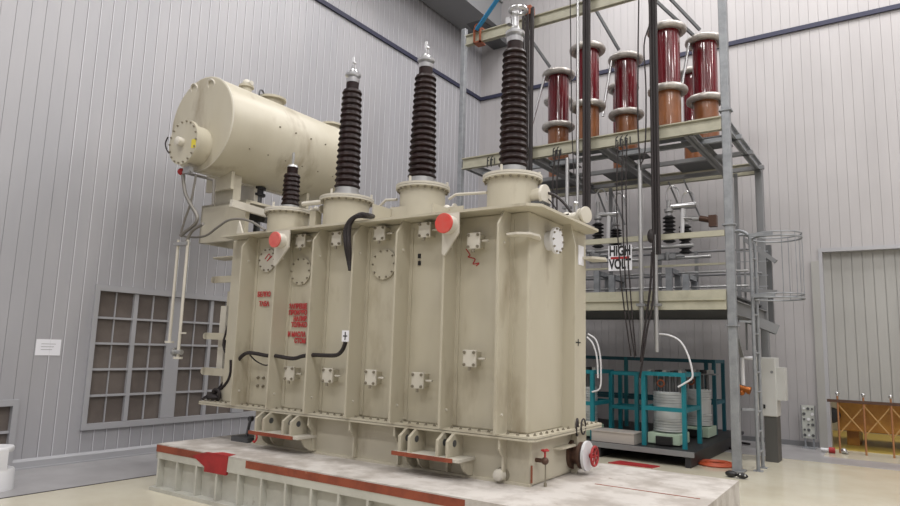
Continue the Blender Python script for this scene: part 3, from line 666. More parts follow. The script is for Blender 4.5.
ibeam(GX0, GX1-.03, 10.08, 4.96, 5.17); ibeam(GX0, GX1-.03, 10.08, 7.45, 7.66)
ibeam(GX0, GX1-.03, GY1, 4.97, 5.19)
MB().box(GX0, GX1-.03, 10.03, 10.08, 2.26, 2.55).build('beam', 'beam', gt); MB().box(GX0, GX1-.03, 10.0, 10.03, 2.395, 2.415).build('beam_lip', 'beam', gt)
ibeam(GX0, GX1-.03, GY1, 2.26, 2.5, 'mgrey')
MB().box(GX0, GX1-.03, 10.06, 10.12, 3.345, 3.43).build('guard_rail', 'beam', gt)
MB().box(GX0, GX1-.03, 10.3, 10.34, 2.95, 2.98).build('guard_rail', 'beam', gt)
def ybeam(x, y0, y1, z0, z1, m='mgrey', d=.10):
    return MB().box(x-.008, x+.008, y0, y1, z0, z1).box(x-d/2, x+d/2, y0, y1, z0, z0+.015).box(x-d/2, x+d/2, y0, y1, z1-.015, z1).build('side_beam', m, gt)
ybeam(GX1, 10.24, 13.05, 5.0, 5.17, 'grey'); ybeam(GX0, 10.24, 13.05, 5.0, 5.17); ybeam(GX1, 10.24, 13.05, 2.2, 2.42); ybeam(GX0, 10.24, 13.05, 2.2, 2.42)
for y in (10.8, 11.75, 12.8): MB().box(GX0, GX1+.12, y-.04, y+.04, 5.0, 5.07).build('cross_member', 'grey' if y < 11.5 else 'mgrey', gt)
MB().box(GX0+.1, GX1-.03, 10.15, 12.95, 2.5, 2.525).build('service_floor', 'dgrey', gt)
for x in (-5.28, -3.97, -2.58): ybeam(x, 10.1, 12.95, 4.94, 5.085, 'mgrey', .14)
for z in (3.55, 3.1, 2.8): MB().cyl((GX0, 12.9, z), (GX1, 12.9, z), .022, 8).build('rear_rail', 'mgrey', gt)
for x in (-5.8, -4.9, -3.9, -3.2, -2.45): MB().box(x-.03, x+.03, 12.88, 12.94, 2.5, 5.0 if x in (-4.9, -2.45) else 3.57).build('rear_post', 'mgrey', gt)
for z in (3.0, 2.75): MB().cyl((GX0, 11.6, z), (GX1, 11.6, z), .02, 8).build('service_pipe', 'dull', gt)
# inner lattice braces
for xa_, xb_ in ((-4.9, -4.6), (-3.4, -3.1)):
    MB().bar((xa_, 12.9, 5.0), (xb_, 12.9, 4.2), .03).bar((xa_-.3, 12.9, 5.0), (xb_-.3, 12.9, 4.2), .03).build('brace', 'mgrey', gt)
MB().bar((GX1, 10.25, 2.1), (GX1, 10.9, 1.6), .05).build('brace', 'mgrey', gt)

# red and amber resistor columns on the deck
def hv_tower(label, x, y, zb=5.13, first=[None]):
    if first[0] is None:
        t = thing('voltage_divider', label, 'insulator column', (x, y, zb), group='dark red columns on the gantry deck'); z = zb
        MB().box(x-.34, x+.34, y-.34, y+.34, z, z+.02).build('base_plate', 'dgrey', t)
        MB().lathe([(.20, z+.02), (.20, z+.73)], (x, y, 0), seg=32).build('lower_column', 'amber', t)
        MB().lathe([(.20, z+.80), (.20, z+1.80)], (x, y, 0), seg=32).build('upper_column', 'hv', t)
        for zz in (z+.765, z+1.82):
            o = MB().torus((x, y, zz), .265, .055, seg=40, rs=12).build('ring_electrode', 'ring', t)
            MB().lathe([(.21, zz-.04), (.21, zz+.04), (.05, zz+.045)], (x, y, 0), seg=28).build('flange_plate', 'ring', o)
        first[0] = t; return t
    t = copy_tree(first[0]); t.location = (x, y, zb); t['label'] = label; return t
def zx(px, py, y): return P(px, py, 'y', y).x
for nm, px, py, y, lb in (('a', 587.5, 75, 10.42, 'tall dark red and amber column second from left in the front row'),
                      ('b', 667, 50, 10.42, 'tall dark red and amber column standing highest, left of the rightmost one'),
                      ('c', 558.5, 100, 11.15, 'leftmost dark red column on the gantry deck, right of the tallest transformer bushing'),
                      ('d', 626, 87, 11.15, 'middle dark red column with ring electrodes between the two tallest ones'),
                      ('e', 705, 68, 11.15, 'rightmost dark red and amber column beside the grey gantry post'),
                      ('f', 558.5, 115, 12.4, 'dark red column mostly hidden directly behind the leftmost one'),
                      ('g', 623, 100, 12.4, 'dark red column mostly hidden directly behind the middle one'),
                      ('h', 694, 88, 12.4, 'dark red column half hidden behind the rightmost one')):
    hv_tower(lb, zx(px, py, y), y, 5.10)
# diagonal tie rods and dropper tubes at the towers
for (a, b, y) in (((525, 31), (550, 67), 10.6), ((590, 0), (619, 50), 10.6), ((655, 0), (694, 36), 10.6), ((660, -12), (700, 30), 10.9)):
    MB().bar(P(*a, 'y', y), P(*b, 'y', y+.3), .045).build('tie_rod', 'dgrey', gt)
for i, (a, b) in enumerate((((546, 72), (531, 128)), ((612, 58), (603, 112)), ((690, 38), (681, 92)))):
    y = 10.95; p0 = P(*a, 'y', y); p1 = P(*b, 'y', y)
    o = MB().tube([p0+Vector((.15, .1, .02)), p0, p1, p1-Vector((0, 0, .08))], .026, 8, 0).build('link_rod', 'silver', o=p1)
    tag(o, ('thin bright dropper tube left of the leftmost dark red column', 'thin bright dropper tube left of the middle dark red column', 'thin bright dropper tube left of the rightmost dark red column')[i], 'link rod', 'dropper tubes')

# long vertical conductors
def bundle(name, xs, y, y0p, y1p, r, label, m='cable', mat2=None):
    a = [P(x, y0p, 'y', y) for x in xs]; zt = a[0].z; zb_ = P(xs[0], y1p, 'y', y).z
    t = thing(name, label, 'cable bundle', (a[0].x, y, zb_))
    for k, p in enumerate(a): MB().cyl((p.x, y+.02*(k % 2), zb_), (p.x, y+.02*(k % 2), zt), r, 8).build('cable', m, t)
    return t
t = bundle('cable_bundle', [523.5, 526, 528.5, 531, 533], 9.9, 10, 205, .026, 'black hanging cable bundle right behind the tallest transformer bushing')
p = P(528, 12, 'y', 9.9); MB().box(p.x-.06, p.x+.06, 9.88, 10.05, p.z-.05, p.z+.12).build('cable_clip', 'rust', t)
bundle('cable_bundle', [584, 586.5, 589], 9.9, -25, 216, .028, 'dark vertical cable bundle between the first two dark red columns', 'cable')
t = bundle('cable_bundle', [649.5, 652, 655], 9.9, -25, 255, .024, 'dark vertical cable bundle left of the highest dark red column', 'cable')
MB().sphere(P(651, 236, 'y', 9.9), .05, 12, (1.2, 1, 2.2)).build('cable_knot', 'cable', t)
for px, y0p, y1p, lb in ((578, -20, 208, 'slim silver tube left of the dark cable bundle among red columns'),):
    a = P(px, y0p, 'y', 9.88); b = P(px+1, y1p, 'y', 9.88); tag(MB().cyl((a.x, 9.88, b.z), (a.x, 9.88, a.z), .025, 10).build('busbar_tube', 'dull', o=(a.x, 9.88, b.z)), lb, 'tube')
for px0, y0p, px1, y1p, lb in ((566.5, 158, 568, 226, 'short silver vertical tube just behind the right end of the transformer'), (638.5, 160, 641, 356, 'silver vertical tube behind the cables, left one of the lower pair'), (654.5, 235, 655.5, 352, 'silver vertical tube with clamps ending above the teal cage')):
    a = P((px0+px1)/2, y0p, 'y', 9.93); b = P((px0+px1)/2, y1p, 'y', 9.93)
    t = thing('busbar_tube', lb, 'tube', (a.x, 9.93, b.z)); MB().cyl((a.x, 9.93, b.z), (a.x, 9.93, a.z), .034, 14).build('tube', 'dull', t)
    zk = P(640, 305 if y1p > 300 else 200, 'y', 9.93).z; MB().box(a.x-.07, a.x+.07, 9.88, 9.99, zk-.02, zk+.02).build('clamp', 'mgrey', t)
for px0, y0p, y1p in ((568, 155, 225), (565, 175, 225)): pass
wires = [(((618, 142), (617, 170), (617, 220), (622, 290), (631, 356)), .011, 'leftmost of the three thin black wires in front of the voltage sign'),
         (((623, 141), (622, 175), (623, 230), (627, 300), (635, 358)), .011, 'middle of the three thin black wires in front of the voltage sign'),
         (((627, 140), (626, 180), (627, 240), (631, 300), (636, 356)), .011, 'rightmost of the three thin black wires in front of the voltage sign'),
         (((652, 252), (650, 290), (643, 340), (641, 362)), .018, 'thick black cable curving down below the dark bundle to the teal cages, left one'),
         (((654, 252), (653, 300), (647, 330), (640, 378)), .016, 'thin black cable curving below the dark bundle toward the teal cages, right one'),
         (((570, -15), (571, 60), (572, 130), (574, 175)), .010, 'long thin wire beside the leftmost dark red column'),
         (((639, -15), (638, 60), (638, 130), (641, 170)), .012, 'long thin wire falling in front of the middle dark red column'),
         (((647, -15), (650, 20), (644, 45), (646, 90), (645, 150), (640, 165)), .012, 'wavy black wire beside the highest dark red column'),
         (((556, 150), (553, 175), (553, 215)), .014, 'short black wire hanging from the deck left of the silver tube'),
         (((560, 150), (557, 180), (557, 215)), .014, 'second short black wire hanging from the deck beside the silver tube')]
for pts, r, lb in wires:
    q = [P(a, b, 'y', 9.84) for a, b in pts]; tag(MB().tube(q, r, 8).build('hanging_wire', 'cable', o=q[-1]), lb, 'wire')
# small black loops clipped on the deck beam
for gi, (px, py) in enumerate(((489, 160), (493, 159), (555, 151), (559, 150), (618, 140), (623, 139), (628, 138))):
    q = P(px, py, 'y', 10.0)
    tag(MB().torus((q.x, 10.0, q.z+.02), .035, .010, (0, 1, .0), 14, 6, 0, PI).cyl((q.x-.035, 10, q.z-.14), (q.x-.035, 10, q.z+.02), .010, 6).cyl((q.x+.035, 10, q.z-.10), (q.x+.035, 10, q.z+.02), .010, 6).build('cable_hook', 'black', o=(q.x, 10, q.z)),
        'black cable hook clipped on the cream deck beam, %s of seven from the left' % ('first second third fourth fifth sixth seventh'.split()[gi]), 'hook', 'hooks on the deck beam')

# high voltage sign
q0 = P(608.5, 246, 'y', 10.02); q1 = P(632, 270, 'y', 10.02)
sg = thing('warning_sign', 'white warning sign reading high volt with a red bar, hung on the gantry rail', 'sign', (q0.x, 10.02, q1.z))
MB().box(q0.x, q1.x, 10.015, 10.03, q1.z, q0.z).build('board', 'paper', sg)
xm = (q0.x+q1.x)/2; zm = (q0.z+q1.z)/2; hh = q0.z-q1.z; ww = q1.x-q0.x
text('HIGH', .22, 'black', sg, (xm, 10.012, zm+hh*.26), bold=.008, sx=.66)
text('VOLT', .22, 'black', sg, (xm, 10.012, zm-hh*.26), bold=.008, sx=.64)
MB().box(q0.x+ww*.1, q1.x-ww*.1, 10.010, 10.014, zm-.018, zm+.018).build('red_bar', 'red', sg)

# disconnector switches on the service floor
def porcelain(x, y, z0, z1, r, n):
    prof = [(r*.6, z0)]; st = (z1-z0)/n
    for k in range(n): z = z0+k*st; prof += [(r*.6, z+.1*st), (r, z+.35*st), (r, z+.5*st), (r*.6, z+.9*st)]
    return MB().lathe(prof+[(r*.6, z1)], (x, y, 0), seg=18)
def switchgear(label, ins, y, bars, stand, motor=None):
    x0 = P(ins[0][0], 240, 'y', y).x
    t = thing('disconnector_switch', label, 'switch', (x0, y, 2.525))
    for (px, ytop, ybot, hd, dy) in ins:
        a = P(px, ytop, 'y', y+dy); b = P(px, ybot, 'y', y+dy)
        o = porcelain(a.x, y+dy, b.z, a.z, .105, 7).build('insulator', 'black', t)
        h = P(px, hd, 'y', y+dy).z
        MB().lathe([(.05, a.z), (.05, a.z+.05), (.075, a.z+.07), (.075, a.z+.12), (.04, a.z+.13), (.04, h)], (a.x, y+dy, 0), seg=16).build('metal_head', 'dull', o)
        MB().tube([(a.x-.04, y+dy, h-.02), (a.x-.03, y+dy, h+.15), (a.x+.06, y+dy, h+.24), (a.x+.15, y+dy, h+.16), (a.x+.17, y+dy, h)], .014, 8).build('arc_horn', 'silver', o)
    for (p, q, r, m) in bars: MB().cyl(P(*p, 'y', y), P(*q, 'y', y), r, 12).build('contact_arm', m, t)
    for (px, yt) in stand:
        a = P(px, yt, 'y', y); MB().box(a.x-.05, a.x+.05, y-.04, y+.04, 2.525, a.z).box(a.x-.05, a.x+.05, y+.5, y+.58, 2.525, a.z).box(a.x-.05, a.x+.05, y, y+.55, a.z-.08, a.z).build('stand_leg', 'grey', t)
    if motor:
        a = P(*motor, 'y', y); o = MB().cyl((a.x-.13, y, a.z+.04), (a.x+.1, y, a.z-.02), .05, 14).box(a.x+.02, a.x+.14, y-.06, y+.06, a.z-.12, a.z+.07).build('drive_motor', 'motor', t)
        MB().cyl((a.x-.25, y, a.z+.03), (a.x-.1, y, a.z+.03), .03, 12).build('drive_shaft', 'dull', o)
    return t
switchgear('disconnector switch with black ribbed insulators at the right end of the middle gantry level', [(669, 216, 243, 200, 0), (685, 225, 254, 205, .3)], 11.2,
           [((671, 207), (697, 205), .055, 'silver'), ((683, 205), (682, 236), .035, 'white'), ((620, 250), (694, 245), .035, 'dull'), ((662, 259), (711, 256), .028, 'dull'), ((684, 218), (702, 218), .03, 'dull')],
           [(669, 268), (686, 274)], (708, 220))
switchgear('disconnector switch with black ribbed insulators nearest the transformer on the middle gantry level', [(598, 223, 248, 202, 0), (616, 229, 248, 206, .3)], 11.2,
           [((599, 215), (619, 214), .04, 'silver'), ((609, 214), (608, 239), .035, 'white'), ((587, 252), (616, 250), .035, 'dull'), ((590, 262), (640, 260), .028, 'dull')],
           [(597, 271), (612, 275)])
for i, (a, b, z) in enumerate((((664, 257), (678, 262), 0), ((590, 256), (604, 261), 0))):
    q = P(*a, 'y', 11.1); tag(MB().box(q.x-.16, q.x+.02, 11.0, 11.16, q.z-.05, q.z+.03).cyl((q.x-.2, 11.1, q.z), (q.x+.34, 11.1, q.z), .02).cyl((q.x-.1, 11.1, q.z), (q.x-.1, 11.1, q.z+.13), .03).cyl((q.x+.06, 11.1, q.z-.06), (q.x+.06, 11.1, q.z+.08), .04).box(q.x+.1, q.x+.2, 11.04, 11.14, q.z-.04, q.z+.04).build('linkage_box', 'mgrey', o=(q.x, 11.1, q.z-.08)),
        ('dark linkage box under the right disconnector switch', 'dark linkage box under the left disconnector switch')[i], 'linkage')

# ladder with safety cage on the right of the gantry
ld = thing('caged_ladder', 'grey steel ladder with a hooped safety cage right of the gantry column', 'ladder', (-1.8, 10.55, 0))
for y in (10.38, 10.74):
    MB().tube([(-1.8, y, 0), (-1.8, y, 1.5), (-1.8, y, 3.2), (-1.83, y, 3.38), (-1.93, y, 3.45), (-2.02, y, 3.45)], .024, 10, 2).build('rail', 'grey', ld)
    MB().box(-1.86, -1.74, y-.05, y+.05, 0, .012).build('foot', 'grey', ld)
z = .25
while z < 3.2: MB().cyl((-1.8, 10.38, z), (-1.8, 10.74, z), .014, 8).build('rung', 'grey', ld); z += .28
for z in (2.44, 3.33):
    MB().torus((-1.47, 10.56, z), .33, .013, seg=32, rs=6).torus((-1.47, 10.56, z+.06), .33, .010, seg=32, rs=6).build('hoop', 'grey', ld)
    MB().bar((-1.8, 10.3, z+.03), (-1.47, 10.23, z+.03), .02, .05).build('hoop_arm', 'grey', ld)
for k in range(5):
    t = -1.25+k*.62; MB().bar((-1.47+.33*math.cos(t), 10.56+.33*math.sin(t), 2.44), (-1.47+.33*math.cos(t), 10.56+.33*math.sin(t), 3.4), .008, .035).build('cage_strap', 'grey', ld)
for z in (.85, 2.1): MB().bar((-1.8, 10.4, z), (-1.97, 10.25, z), .03).build('wall_tie', 'grey', ld)
# platform box / steps behind the ladder
sb = thing('access_frame', 'grey steel access frame with diagonal brace behind the caged ladder', 'frame', (-1.75, 11.8, 1.9))
a = P(775, 245, 'y', 12.2); 
MB().box(a.x-.14, a.x-.06, 12.15, 12.22, 2.0, a.z).build('post', 'dgrey', sb)
MB().bar(P(745, 240, 'y', 12.0), P(776, 262, 'y', 12.0), .07).build('brace', 'mgrey', sb)
MB().bar(P(742, 290, 'y', 11.9), P(777, 292, 'y', 11.9), .06).build('landing_beam', 'mgrey', sb)
MB().bar(P(738, 314, 'y', 11.9), P(777, 330, 'y', 12.2), .10, .16).build('landing_beam', 'mgrey', sb)
for px in (744, 754): MB().bar(P(px, 236, 'y', 12.0), P(px+3, 350, 'y', 12.0), .03).build('upright', 'mgrey', sb)
for py in (252, 262, 276, 287): MB().bar(P(737, py, 'y', 12.0), P(768, py-1, 'y', 12.0), .015).build('guard_wire', 'grey', sb)

# electrical cabinet on plinth
cb = thing('electrical_cabinet', 'pale grey electrical cabinet on a dark plinth behind the ladder foot', 'cabinet', (-1.75, 11.5, 0))
cy = 11.42; a = P(754, 357, 'y', cy); b = P(776, 417, 'y', cy); c = P(764, 417, 'y', cy)
MB().box(c.x, b.x+.01, cy+.01, cy+.36, 0, b.z).build('plinth', 'plinth', cb)
MB().box(a.x, b.x+.02, cy, cy+.38, b.z, a.z).build('body', 'cab', cb, bev=.006)
o = MB().box(c.x-.02, b.x+.015, cy-.02, cy, b.z+.01, a.z-.01).build('door', 'cab', cb, bev=.004)
MB().box(c.x+.0, c.x+.03, cy-.035, cy-.02, b.z+.12, b.z+.18).build('handle', 'black', o)
e = P(772, 372, 'y', cy); MB().lathe([(.022, 0), (.022, .006)], (e.x, cy-.02, e.z), (0, -1, 0), 16).build('emblem', 'mgrey', o)
MB().box(b.x+.02, b.x+.14, cy+.05, cy+.3, b.z+.25, a.z-.15).build('side_box', 'cab', cb)
cd_ = P(742, 358, 'y', 11.3); ce = P(756, 358, 'y', 11.3); cf = P(740, 385, 'y', 11.3)
tag(MB().tube([ce, cd_, Vector((cd_.x, 11.3, cf.z))], .035, 10, 0).build('cable_conduit', 'white', o=cd_), 'white bent conduit between the gantry column and the grey cabinet', 'conduit')
q = P(745, 390, 'y', 11.3)
tag(MB().cyl((q.x-.08, 11.3, q.z+.04), (q.x+.04, 11.3, q.z), .05, 12).cyl((q.x+.04, 11.3, q.z), (q.x+.08, 11.3, q.z-.01), .06, 14).sphere((q.x-.05, 11.3, q.z-.04), .05).build('copper_plug', 'copper', o=q), 'orange copper coloured plug hanging under the white conduit', 'plug')

# teal cages with corrugated tanks on a black skid
sk = thing('equipment_skid', 'low black steel skid with grey front channel under the teal cages', 'skid', (-4, 11.5, 0))
sy = P(694, 456, 'z', .18).y
sx1 = P(694, 456, 'z', .18).x
MB().box(-7.6, sx1, sy, sy+.03, .15, .225).build('front_channel', 'mgrey', sk)
MB().box(-7.6, sx1, sy+.03, 13.4, .17, .22).build('deck', 'skid', sk)
for x in (sx1-.05, sx1-1.4, sx1-2.8, -7.0): MB().box(x-.08, x, sy+.02, 13.4, .0, .17).build('runner', 'skid', sk)
sy0 = sy+.2
def cage(label, x0, x1, y0, y1, ztop, mid, m='teal', first=None):
    t = thing('teal_cage', label, 'cage', (x0, y0, .22)); w = .06
    for x in (x0, x1):
        for y in (y0, y1): MB().box(x, x+w, y, y+w, .22, ztop).build('post', m, t)
    for z in (ztop-w,)+mid:
        for y in (y0, y1): MB().box(x0+w, x1, y+.005, y+w-.005, z, z+w).build('rail', m, t)
        for x in (x0, x1): MB().box(x+.005, x+w-.005, y0+w, y1, z, z+w).build('rail', m, t)
    return t
fy = sy0+.05
a = P(641, 372, 'y', fy); b = P(681, 375, 'y', fy); zm_ = P(660, 411, 'y', fy).z
cage('front teal steel cage around the complete corrugated tank near the gantry column', a.x, b.x, fy, fy+.85, P(660, 372, 'y', fy).z, (zm_,))
a2 = P(593.5, 372, 'y', fy); cage('teal steel cage just showing past the right edge of the transformer', a2.x-.62, a2.x-.06, fy, fy+.85, P(590, 370, 'y', fy).z, (zm_,))
by = fy+1.5
a3 = P(608.5, 371, 'y', fy+.75); b3 = P(640, 373, 'y', fy+.75)
cage('middle teal cage set back between the two tanks', a3.x, b3.x-.1, fy+.75, fy+1.2, P(610, 371, 'y', fy+.75).z, (P(620, 409, 'y', fy+.75).z,), 'teal')
by = 12.45; a4 = P(624, 358, 'y', by); b4 = P(711.5, 361, 'y', by)
rc = cage('long darker teal rear frame along the wall behind the tanks', P(560, 353, 'y', by).x, b4.x, by, by+.7, P(716, 360, 'y', by).z, (P(716, 405, 'y', by).z,), 'dteal')
for px in (624, 704): q = P(px, 365, 'y', by); MB().box(q.x, q.x+.06, by, by+.06, .22, P(716, 360, 'y', by).z).build('post', 'teal' if px == 624 else 'dteal', rc)
def tank_unit(label, px, first=[None]):
    y = fy+.45; c_ = P(px, 420, 'y', y)
    if first[0] is None:
        t = thing('corrugated_tank', label, 'tank', (c_.x, y, .22), group='corrugated tanks in the teal cages'); x = c_.x
        ztop = P(px, 393, 'y', y-.2).z; R = .225
        prof = []; z = .42
        while z < ztop:
            mid = .58 < z < ztop-.20
            if mid: prof += [(R*.97, z)]
            else: prof += [(R, z), (R, z+.022), (R*.94, z+.030), (R*.94, z+.042)]
            z += .04
        prof += [(R*.95, ztop), (R*.4, ztop+.01)]
        MB().lathe(prof, (x, y, 0), seg=36).build('tank_body', 'tankal', t)
        MB().box(x-.24, x+.24, y-.28, y+.28, .24, .40).build('base_box', 'green', t, bev=.01)
        MB().box(x-.10, x+.14, y-.34, y-.28, .24, .36).build('motor', 'black', t)
        for k in range(5): MB().cyl((x-.18+k*.09, y-.05, ztop), (x-.18+k*.09, y-.05, ztop+.26), .03, 10).build('terminal_rod', 'dgrey', t)
        MB().box(x-.32, x+.32, y-.18, y+.18, ztop+.26, ztop+.28).build('top_tray', 'mgrey', t)
        for k in range(5): MB().box(x-.28+k*.12, x-.22+k*.12, y-.14, y+.1, ztop+.28, ztop+.34).build('tray_terminal', 'black' if k % 2 else 'dull', t)
        o = MB().torus((x-.05, y-.2, ztop+.14), .05, .014, (0, 1, 0), 18, 6).build('copper_loop', 'rust', t)
        first[0] = t; return t
    t = copy_tree(first[0]); t.location = (c_.x, y, .22); t['label'] = label; return t
tank_unit('complete silver corrugated tank inside the front teal cage', 668.5)
tank_unit('silver corrugated tank partly hidden behind the right edge of the transformer', 584)
tz = P(700, 415, 'y', 12.6)
t = copy_tree(bpy.data.objects['corrugated_tank']); t.location = (P(700, 415, 'y', 12.1).x, 11.95, .22); t['label'] = 'silver corrugated tank set back behind the front teal cage'
q0 = P(600, 436, 'y', fy); q1 = P(640, 446, 'y', fy)
tag(MB().box(q0.x-.1, q1.x-.06, fy-.1, fy+.3, .22, .37).box(q0.x-.11, q1.x-.05, fy-.11, fy+.31, .37, .385).build('perforated_crate', 'crategrey', o=(q0.x, fy, .22)), 'low grey pinkish perforated metal crate between two teal cages', 'crate')
hs = [P(*p, 'y', fy-.05) for p in ((655, 334), (668, 335), (680, 341), (688, 355), (692, 370), (692, 378), (685, 383), (678, 387))]
tag(MB().tube(hs, .014, 8).build('white_hose', 'white', o=hs[-1]), 'white hose looping over the front teal cage from the silver tube', 'hose')
for i, pts in enumerate((((588, 334), (596, 340), (600, 355), (601, 372), (600, 388), (592, 392)), ((587, 337), (593, 344), (597, 358), (598, 378)))):
    hs = [P(*p, 'y', fy-.05) for p in pts]
    tag(MB().tube(hs, .014, 8).build('white_hose', 'white', o=hs[-1]), ('outer white hose curving down beside the right edge of the transformer', 'inner white hose curving down beside the right edge of the transformer')[i], 'hose')

# floor bits
def coil(px, py, r, label, n=4):
    q = P(px, py, 'z', 0); mb = MB()
    for k in range(n): mb.torus((q.x, q.y, .02+.012*(k % 2)), r-k*.04, .018, seg=36, rs=6)
    tag(mb.build('hose_coil', 'orange', o=(q.x, q.y, 0)), label, 'hose coil')
coil(716, 465, .26, 'flat coil of orange hose on the floor left of the gantry column')
q = P(635, 465, 'z', 0)
tag(MB().prism([(q.x-.35, q.y-.14), (q.x+.28, q.y-.1), (q.x+.32, q.y+.12), (q.x-.28, q.y+.16)], 0, .012, 'z').build('floor_mat', 'red', o=(q.x, q.y, 0)), 'small red mat on the floor in front of the black skid', 'mat')
q = P(737, 478, 'z', 0)
bk = thing('cable_clamp', 'small black lumpy clamp with bright studs on the floor at the gantry column foot', 'clamp', (q.x, q.y, 0))
MB().sphere((q.x-.07, q.y, .045), .06, 14, (1.3, .9, .7)).sphere((q.x+.07, q.y-.02, .04), .05, 14, (1.5, .9, .7)).build('body', 'black', bk)
MB().sphere((q.x+.05, q.y-.05, .06), .014, 8).sphere((q.x+.11, q.y-.05, .05), .013, 8).build('stud', 'silver', bk)
# cables on the floor by the skid
for i, pts in enumerate((((690, 452), (700, 447), (715, 446), (733, 449)), ((700, 444), (715, 441), (735, 442), (750, 444)), ((688, 457), (697, 455), (706, 450)))):
    q = [P(a, b, 'z', .02) for a, b in pts]
    tag(MB().tube(q, .02, 8).build('floor_cable', 'cable', o=q[0]), ('black cable on the floor leading from the skid to the gantry column', 'rear black cable on the floor running past the gantry column', 'short black cable on the floor at the skid corner')[i], 'cable')

# wall switchboard
q0 = P(801, 405, 'y', 13.7); q1 = P(816.5, 439, 'y', 13.7)
wb = thing('socket_board', 'white board crowded with sockets on a grey stand left of the large door', 'board', ((q0.x+q1.x)/2, 13.7, 0))
MB().box(q0.x, q1.x, 13.68, 13.72, q1.z, q0.z).build('board', 'board', wb)
MB().box(q0.x-.01, q0.x+.01, 13.66, 13.72, q1.z, q0.z).box(q1.x-.01, q1.x+.01, 13.66, 13.72, q1.z, q0.z).build('edge', 'mgrey', wb)
W_, H_ = q1.x-q0.x, q0.z-q1.z
for r in range(6):
    for c_ in range(3):
        if (r*3+c_) % 5 == 4: continue
        MB().cyl((q0.x+W_*(c_+.7)/3.4, 13.66, q0.z-H_*(r+.6)/6.2), (q0.x+W_*(c_+.7)/3.4, 13.68, q0.z-H_*(r+.6)/6.2), .018+.008*((r+c_) % 2), 10).build('socket', 'dgrey' if (r+c_) % 3 else 'white', wb)
MB().box(q0.x+.03, q0.x+.06, 13.7, 13.74, 0, q1.z).box(q1.x-.06, q1.x-.03, 13.7, 13.74, 0, q1.z).box(q0.x, q1.x, 13.55, 13.8, 0, .02).build('stand', 'grey', wb)

# barrier, drum and crate under the raised door
byr = 13.45
br = thing('lattice_barrier', 'orange brown lattice barrier with posts and bright ball tops under the large door', 'barrier', (P(838, 450, 'y', byr).x, byr, 0))
zt = P(864, 401, 'y', byr).z
for px in (838.5, 864.5, 892, 919, 946):
    x = P(px, 420, 'y', byr).x
    o = MB().cyl((x, byr, .0), (x, byr, zt+.06), .016, 10).build('post', 'lattice', br); MB().sphere((x, byr, zt+.10), .032, 12).cyl((x, byr, zt+.05), (x, byr, zt+.09), .015, 8).build('ball_top', 'silver', o)
    xn = P(px+27, 420, 'y', byr).x
    if px < 940:
        MB().bar((x, byr+.02, zt-.08), (xn, byr+.02, .32), .012, .018).build('diagonal', 'sand', br); MB().bar((x, byr+.04, .32), (xn, byr+.04, zt-.08), .012, .018).build('diagonal', 'sand', br)
x0 = P(828, 420, 'y', byr).x; x1 = P(948, 420, 'y', byr).x
MB().box(x0, x1, byr-.02, byr+.02, zt-.05, zt).build('top_rail', 'motor', br)
cr = thing('amber_crate', 'large amber brown crate seen through the gap under the raised door', 'crate', (.6, 14.8, 0))
MB().box(-1.1, 3.2, 14.55, 16.0, .28, 1.3).build('box', 'crate', cr, bev=.02)
for x in (-1.0, 2.2): MB().box(x, x+.2, 14.8, 15.9, .004, .28).build('foot', 'crate', cr)
q = P(832, 415, 'y', 14.3)
tag(MB().lathe([(.05, 0), (.11, .0), (.14, .02), (.14, .10), (.11, .12)], (q.x, 14.35, q.z), (0, -1, 0), 24).cyl((q.x, 14.35, q.z), (q.x, 14.55, q.z), .04).build('rubber_wheel', 'black', o=q), 'black rubber wheel on the left end of the amber crate', 'wheel')
q = P(829, 450, 'z', .05)
fc = thing('fire_nozzle', 'short white pipe end with a red coupling on the floor at the door jamb', 'nozzle', (q.x, q.y, 0))
MB().cyl((q.x-.12, q.y, .05), (q.x, q.y, .05), .03, 14).build('pipe', 'white', fc); MB().cyl((q.x, q.y, .05), (q.x+.09, q.y, .05), .05, 14).build('coupling', 'red', fc)
q = P(844, 451, 'z', .05)
tag(MB().sphere((q.x, q.y, .05), .05, 14).torus((q.x+.02, q.y, .05), .05, .015, (1, 0, 1), 16, 6).build('floor_pulley', 'dull', o=(q.x, q.y, 0)), 'small shiny metal pulley on the floor under the barrier', 'pulley')

# paper notice, white stool
q0 = P(36.5, 339, 'x', XL); q1 = P(59.5, 355.5, 'x', XL)
nt_ = thing('paper_notice', 'small white paper notice taped to the left wall', 'notice', (XL, q0.y, q1.z))
MB().box(XL+.001, XL+.006, q0.y, q1.y, q1.z, q0.z).build('sheet', 'paper', nt_)
mb = MB()
for k in range(3): mb.box(XL+.006, XL+.007, q0.y+.06, q1.y-.06-.02*k, q0.z-.06-.035*k, q0.z-.055-.035*k)
mb.build('print_line', 'mgrey', nt_)
q = P(-8, 490, 'z', 0); bx, by_ = q.x, q.y
st = thing('white_floor_stand', 'white round plastic floor stand with open top frame cut by the left picture edge', 'stand', (bx, by_, 0))
R = .185
MB().lathe([(R*1.02, 0), (R*1.02, .03), (R, .04), (R*.97, .20), (R*.9, .22)], (bx, by_, 0), seg=36).build('base', 'white', st)
ztp = .44
for sgn in (-1, 1): MB().bar((bx+sgn*R*.80, by_, .2), (bx+sgn*R*.78, by_, ztp-.02), .05, .09).build('upright', 'white', st)
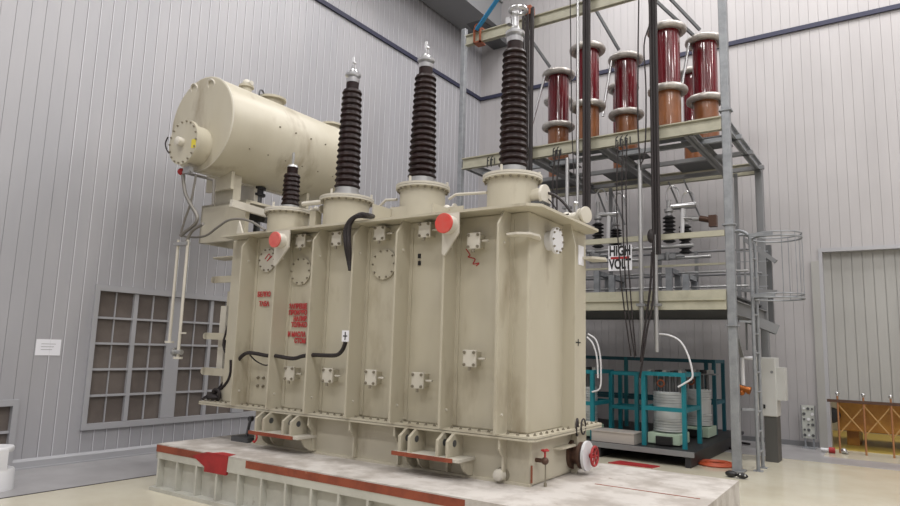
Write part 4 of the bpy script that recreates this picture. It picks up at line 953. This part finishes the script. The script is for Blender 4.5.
MB().lathe([(R*.82, ztp-.05), (R*.84, ztp-.04), (R*.84, ztp-.01), (R*.8, ztp)], (bx, by_, 0), seg=36).build('top', 'white', st)

# blue sling and shackle on the upper beam
q = P(476.5, 30, 'y', 9.95); q2 = P(497, 0, 'y', 9.8)
sl = thing('lifting_sling', 'blue webbing sling rising from the left end of the top cream beam', 'sling', q)
MB().bar(q, q2+(q2-q)*.6, .08, .03).build('webbing', 'blue', sl)
MB().box(q.x-.08, q.x+.08, 9.96, 10.16, 7.40, 7.43).box(q.x-.08, q.x-.05, 9.96, 10.0, 7.4, 7.72).box(q.x+.05, q.x+.08, 9.96, 10.0, 7.4, 7.72).box(q.x-.08, q.x+.08, 9.96, 10.16, 7.69, 7.72).torus((q.x, 9.96, 7.72), .05, .014, (0, 1, 0), 18, 6).build('shackle', 'rust', sl)

# ================================================================== LIGHT
def area(x, y, z, sx, sy, w, col=(1, .98, .965), tilt=None):
    l = bpy.data.lights.new('lamp', 'AREA'); l.shape = 'RECTANGLE'; l.size = sx; l.size_y = sy; l.energy = w; l.color = col
    o = bpy.data.objects.new('ceiling_lamp', l); COL.objects.link(o); o.location = (x, y, z)
    if tilt: o.rotation_euler = tilt
    return o
for x in (-6, -1, 4, 9):
    for y in (-4, .5, 5, 10.5): area(x, y, 11.7, 1.6, .8, 285 if y < 10 else 240)
area(1.5, 11.9, 11.6, 3.0, .8, 330, (1, .965, .95))
area(-3.5, 12.2, 11.6, 2.0, .8, 160, (1, .97, .96))
a = area(1, 15.9, 3.9, 2, 1, 150, (1, .9, .72))
w = bpy.data.worlds.new('world'); bpy.context.scene.world = w; w.use_nodes = True
w.node_tree.nodes['Background'].inputs[0].default_value = (.8, .8, .85, 1); w.node_tree.nodes['Background'].inputs[1].default_value = .3
vs = bpy.context.scene.view_settings
vs.view_transform = 'Standard'; vs.look = 'None'; vs.gamma = 1; vs.use_curve_mapping = False; vs.exposure = -0.48
for o in bpy.data.objects:
    if '_o' in o: del o['_o']
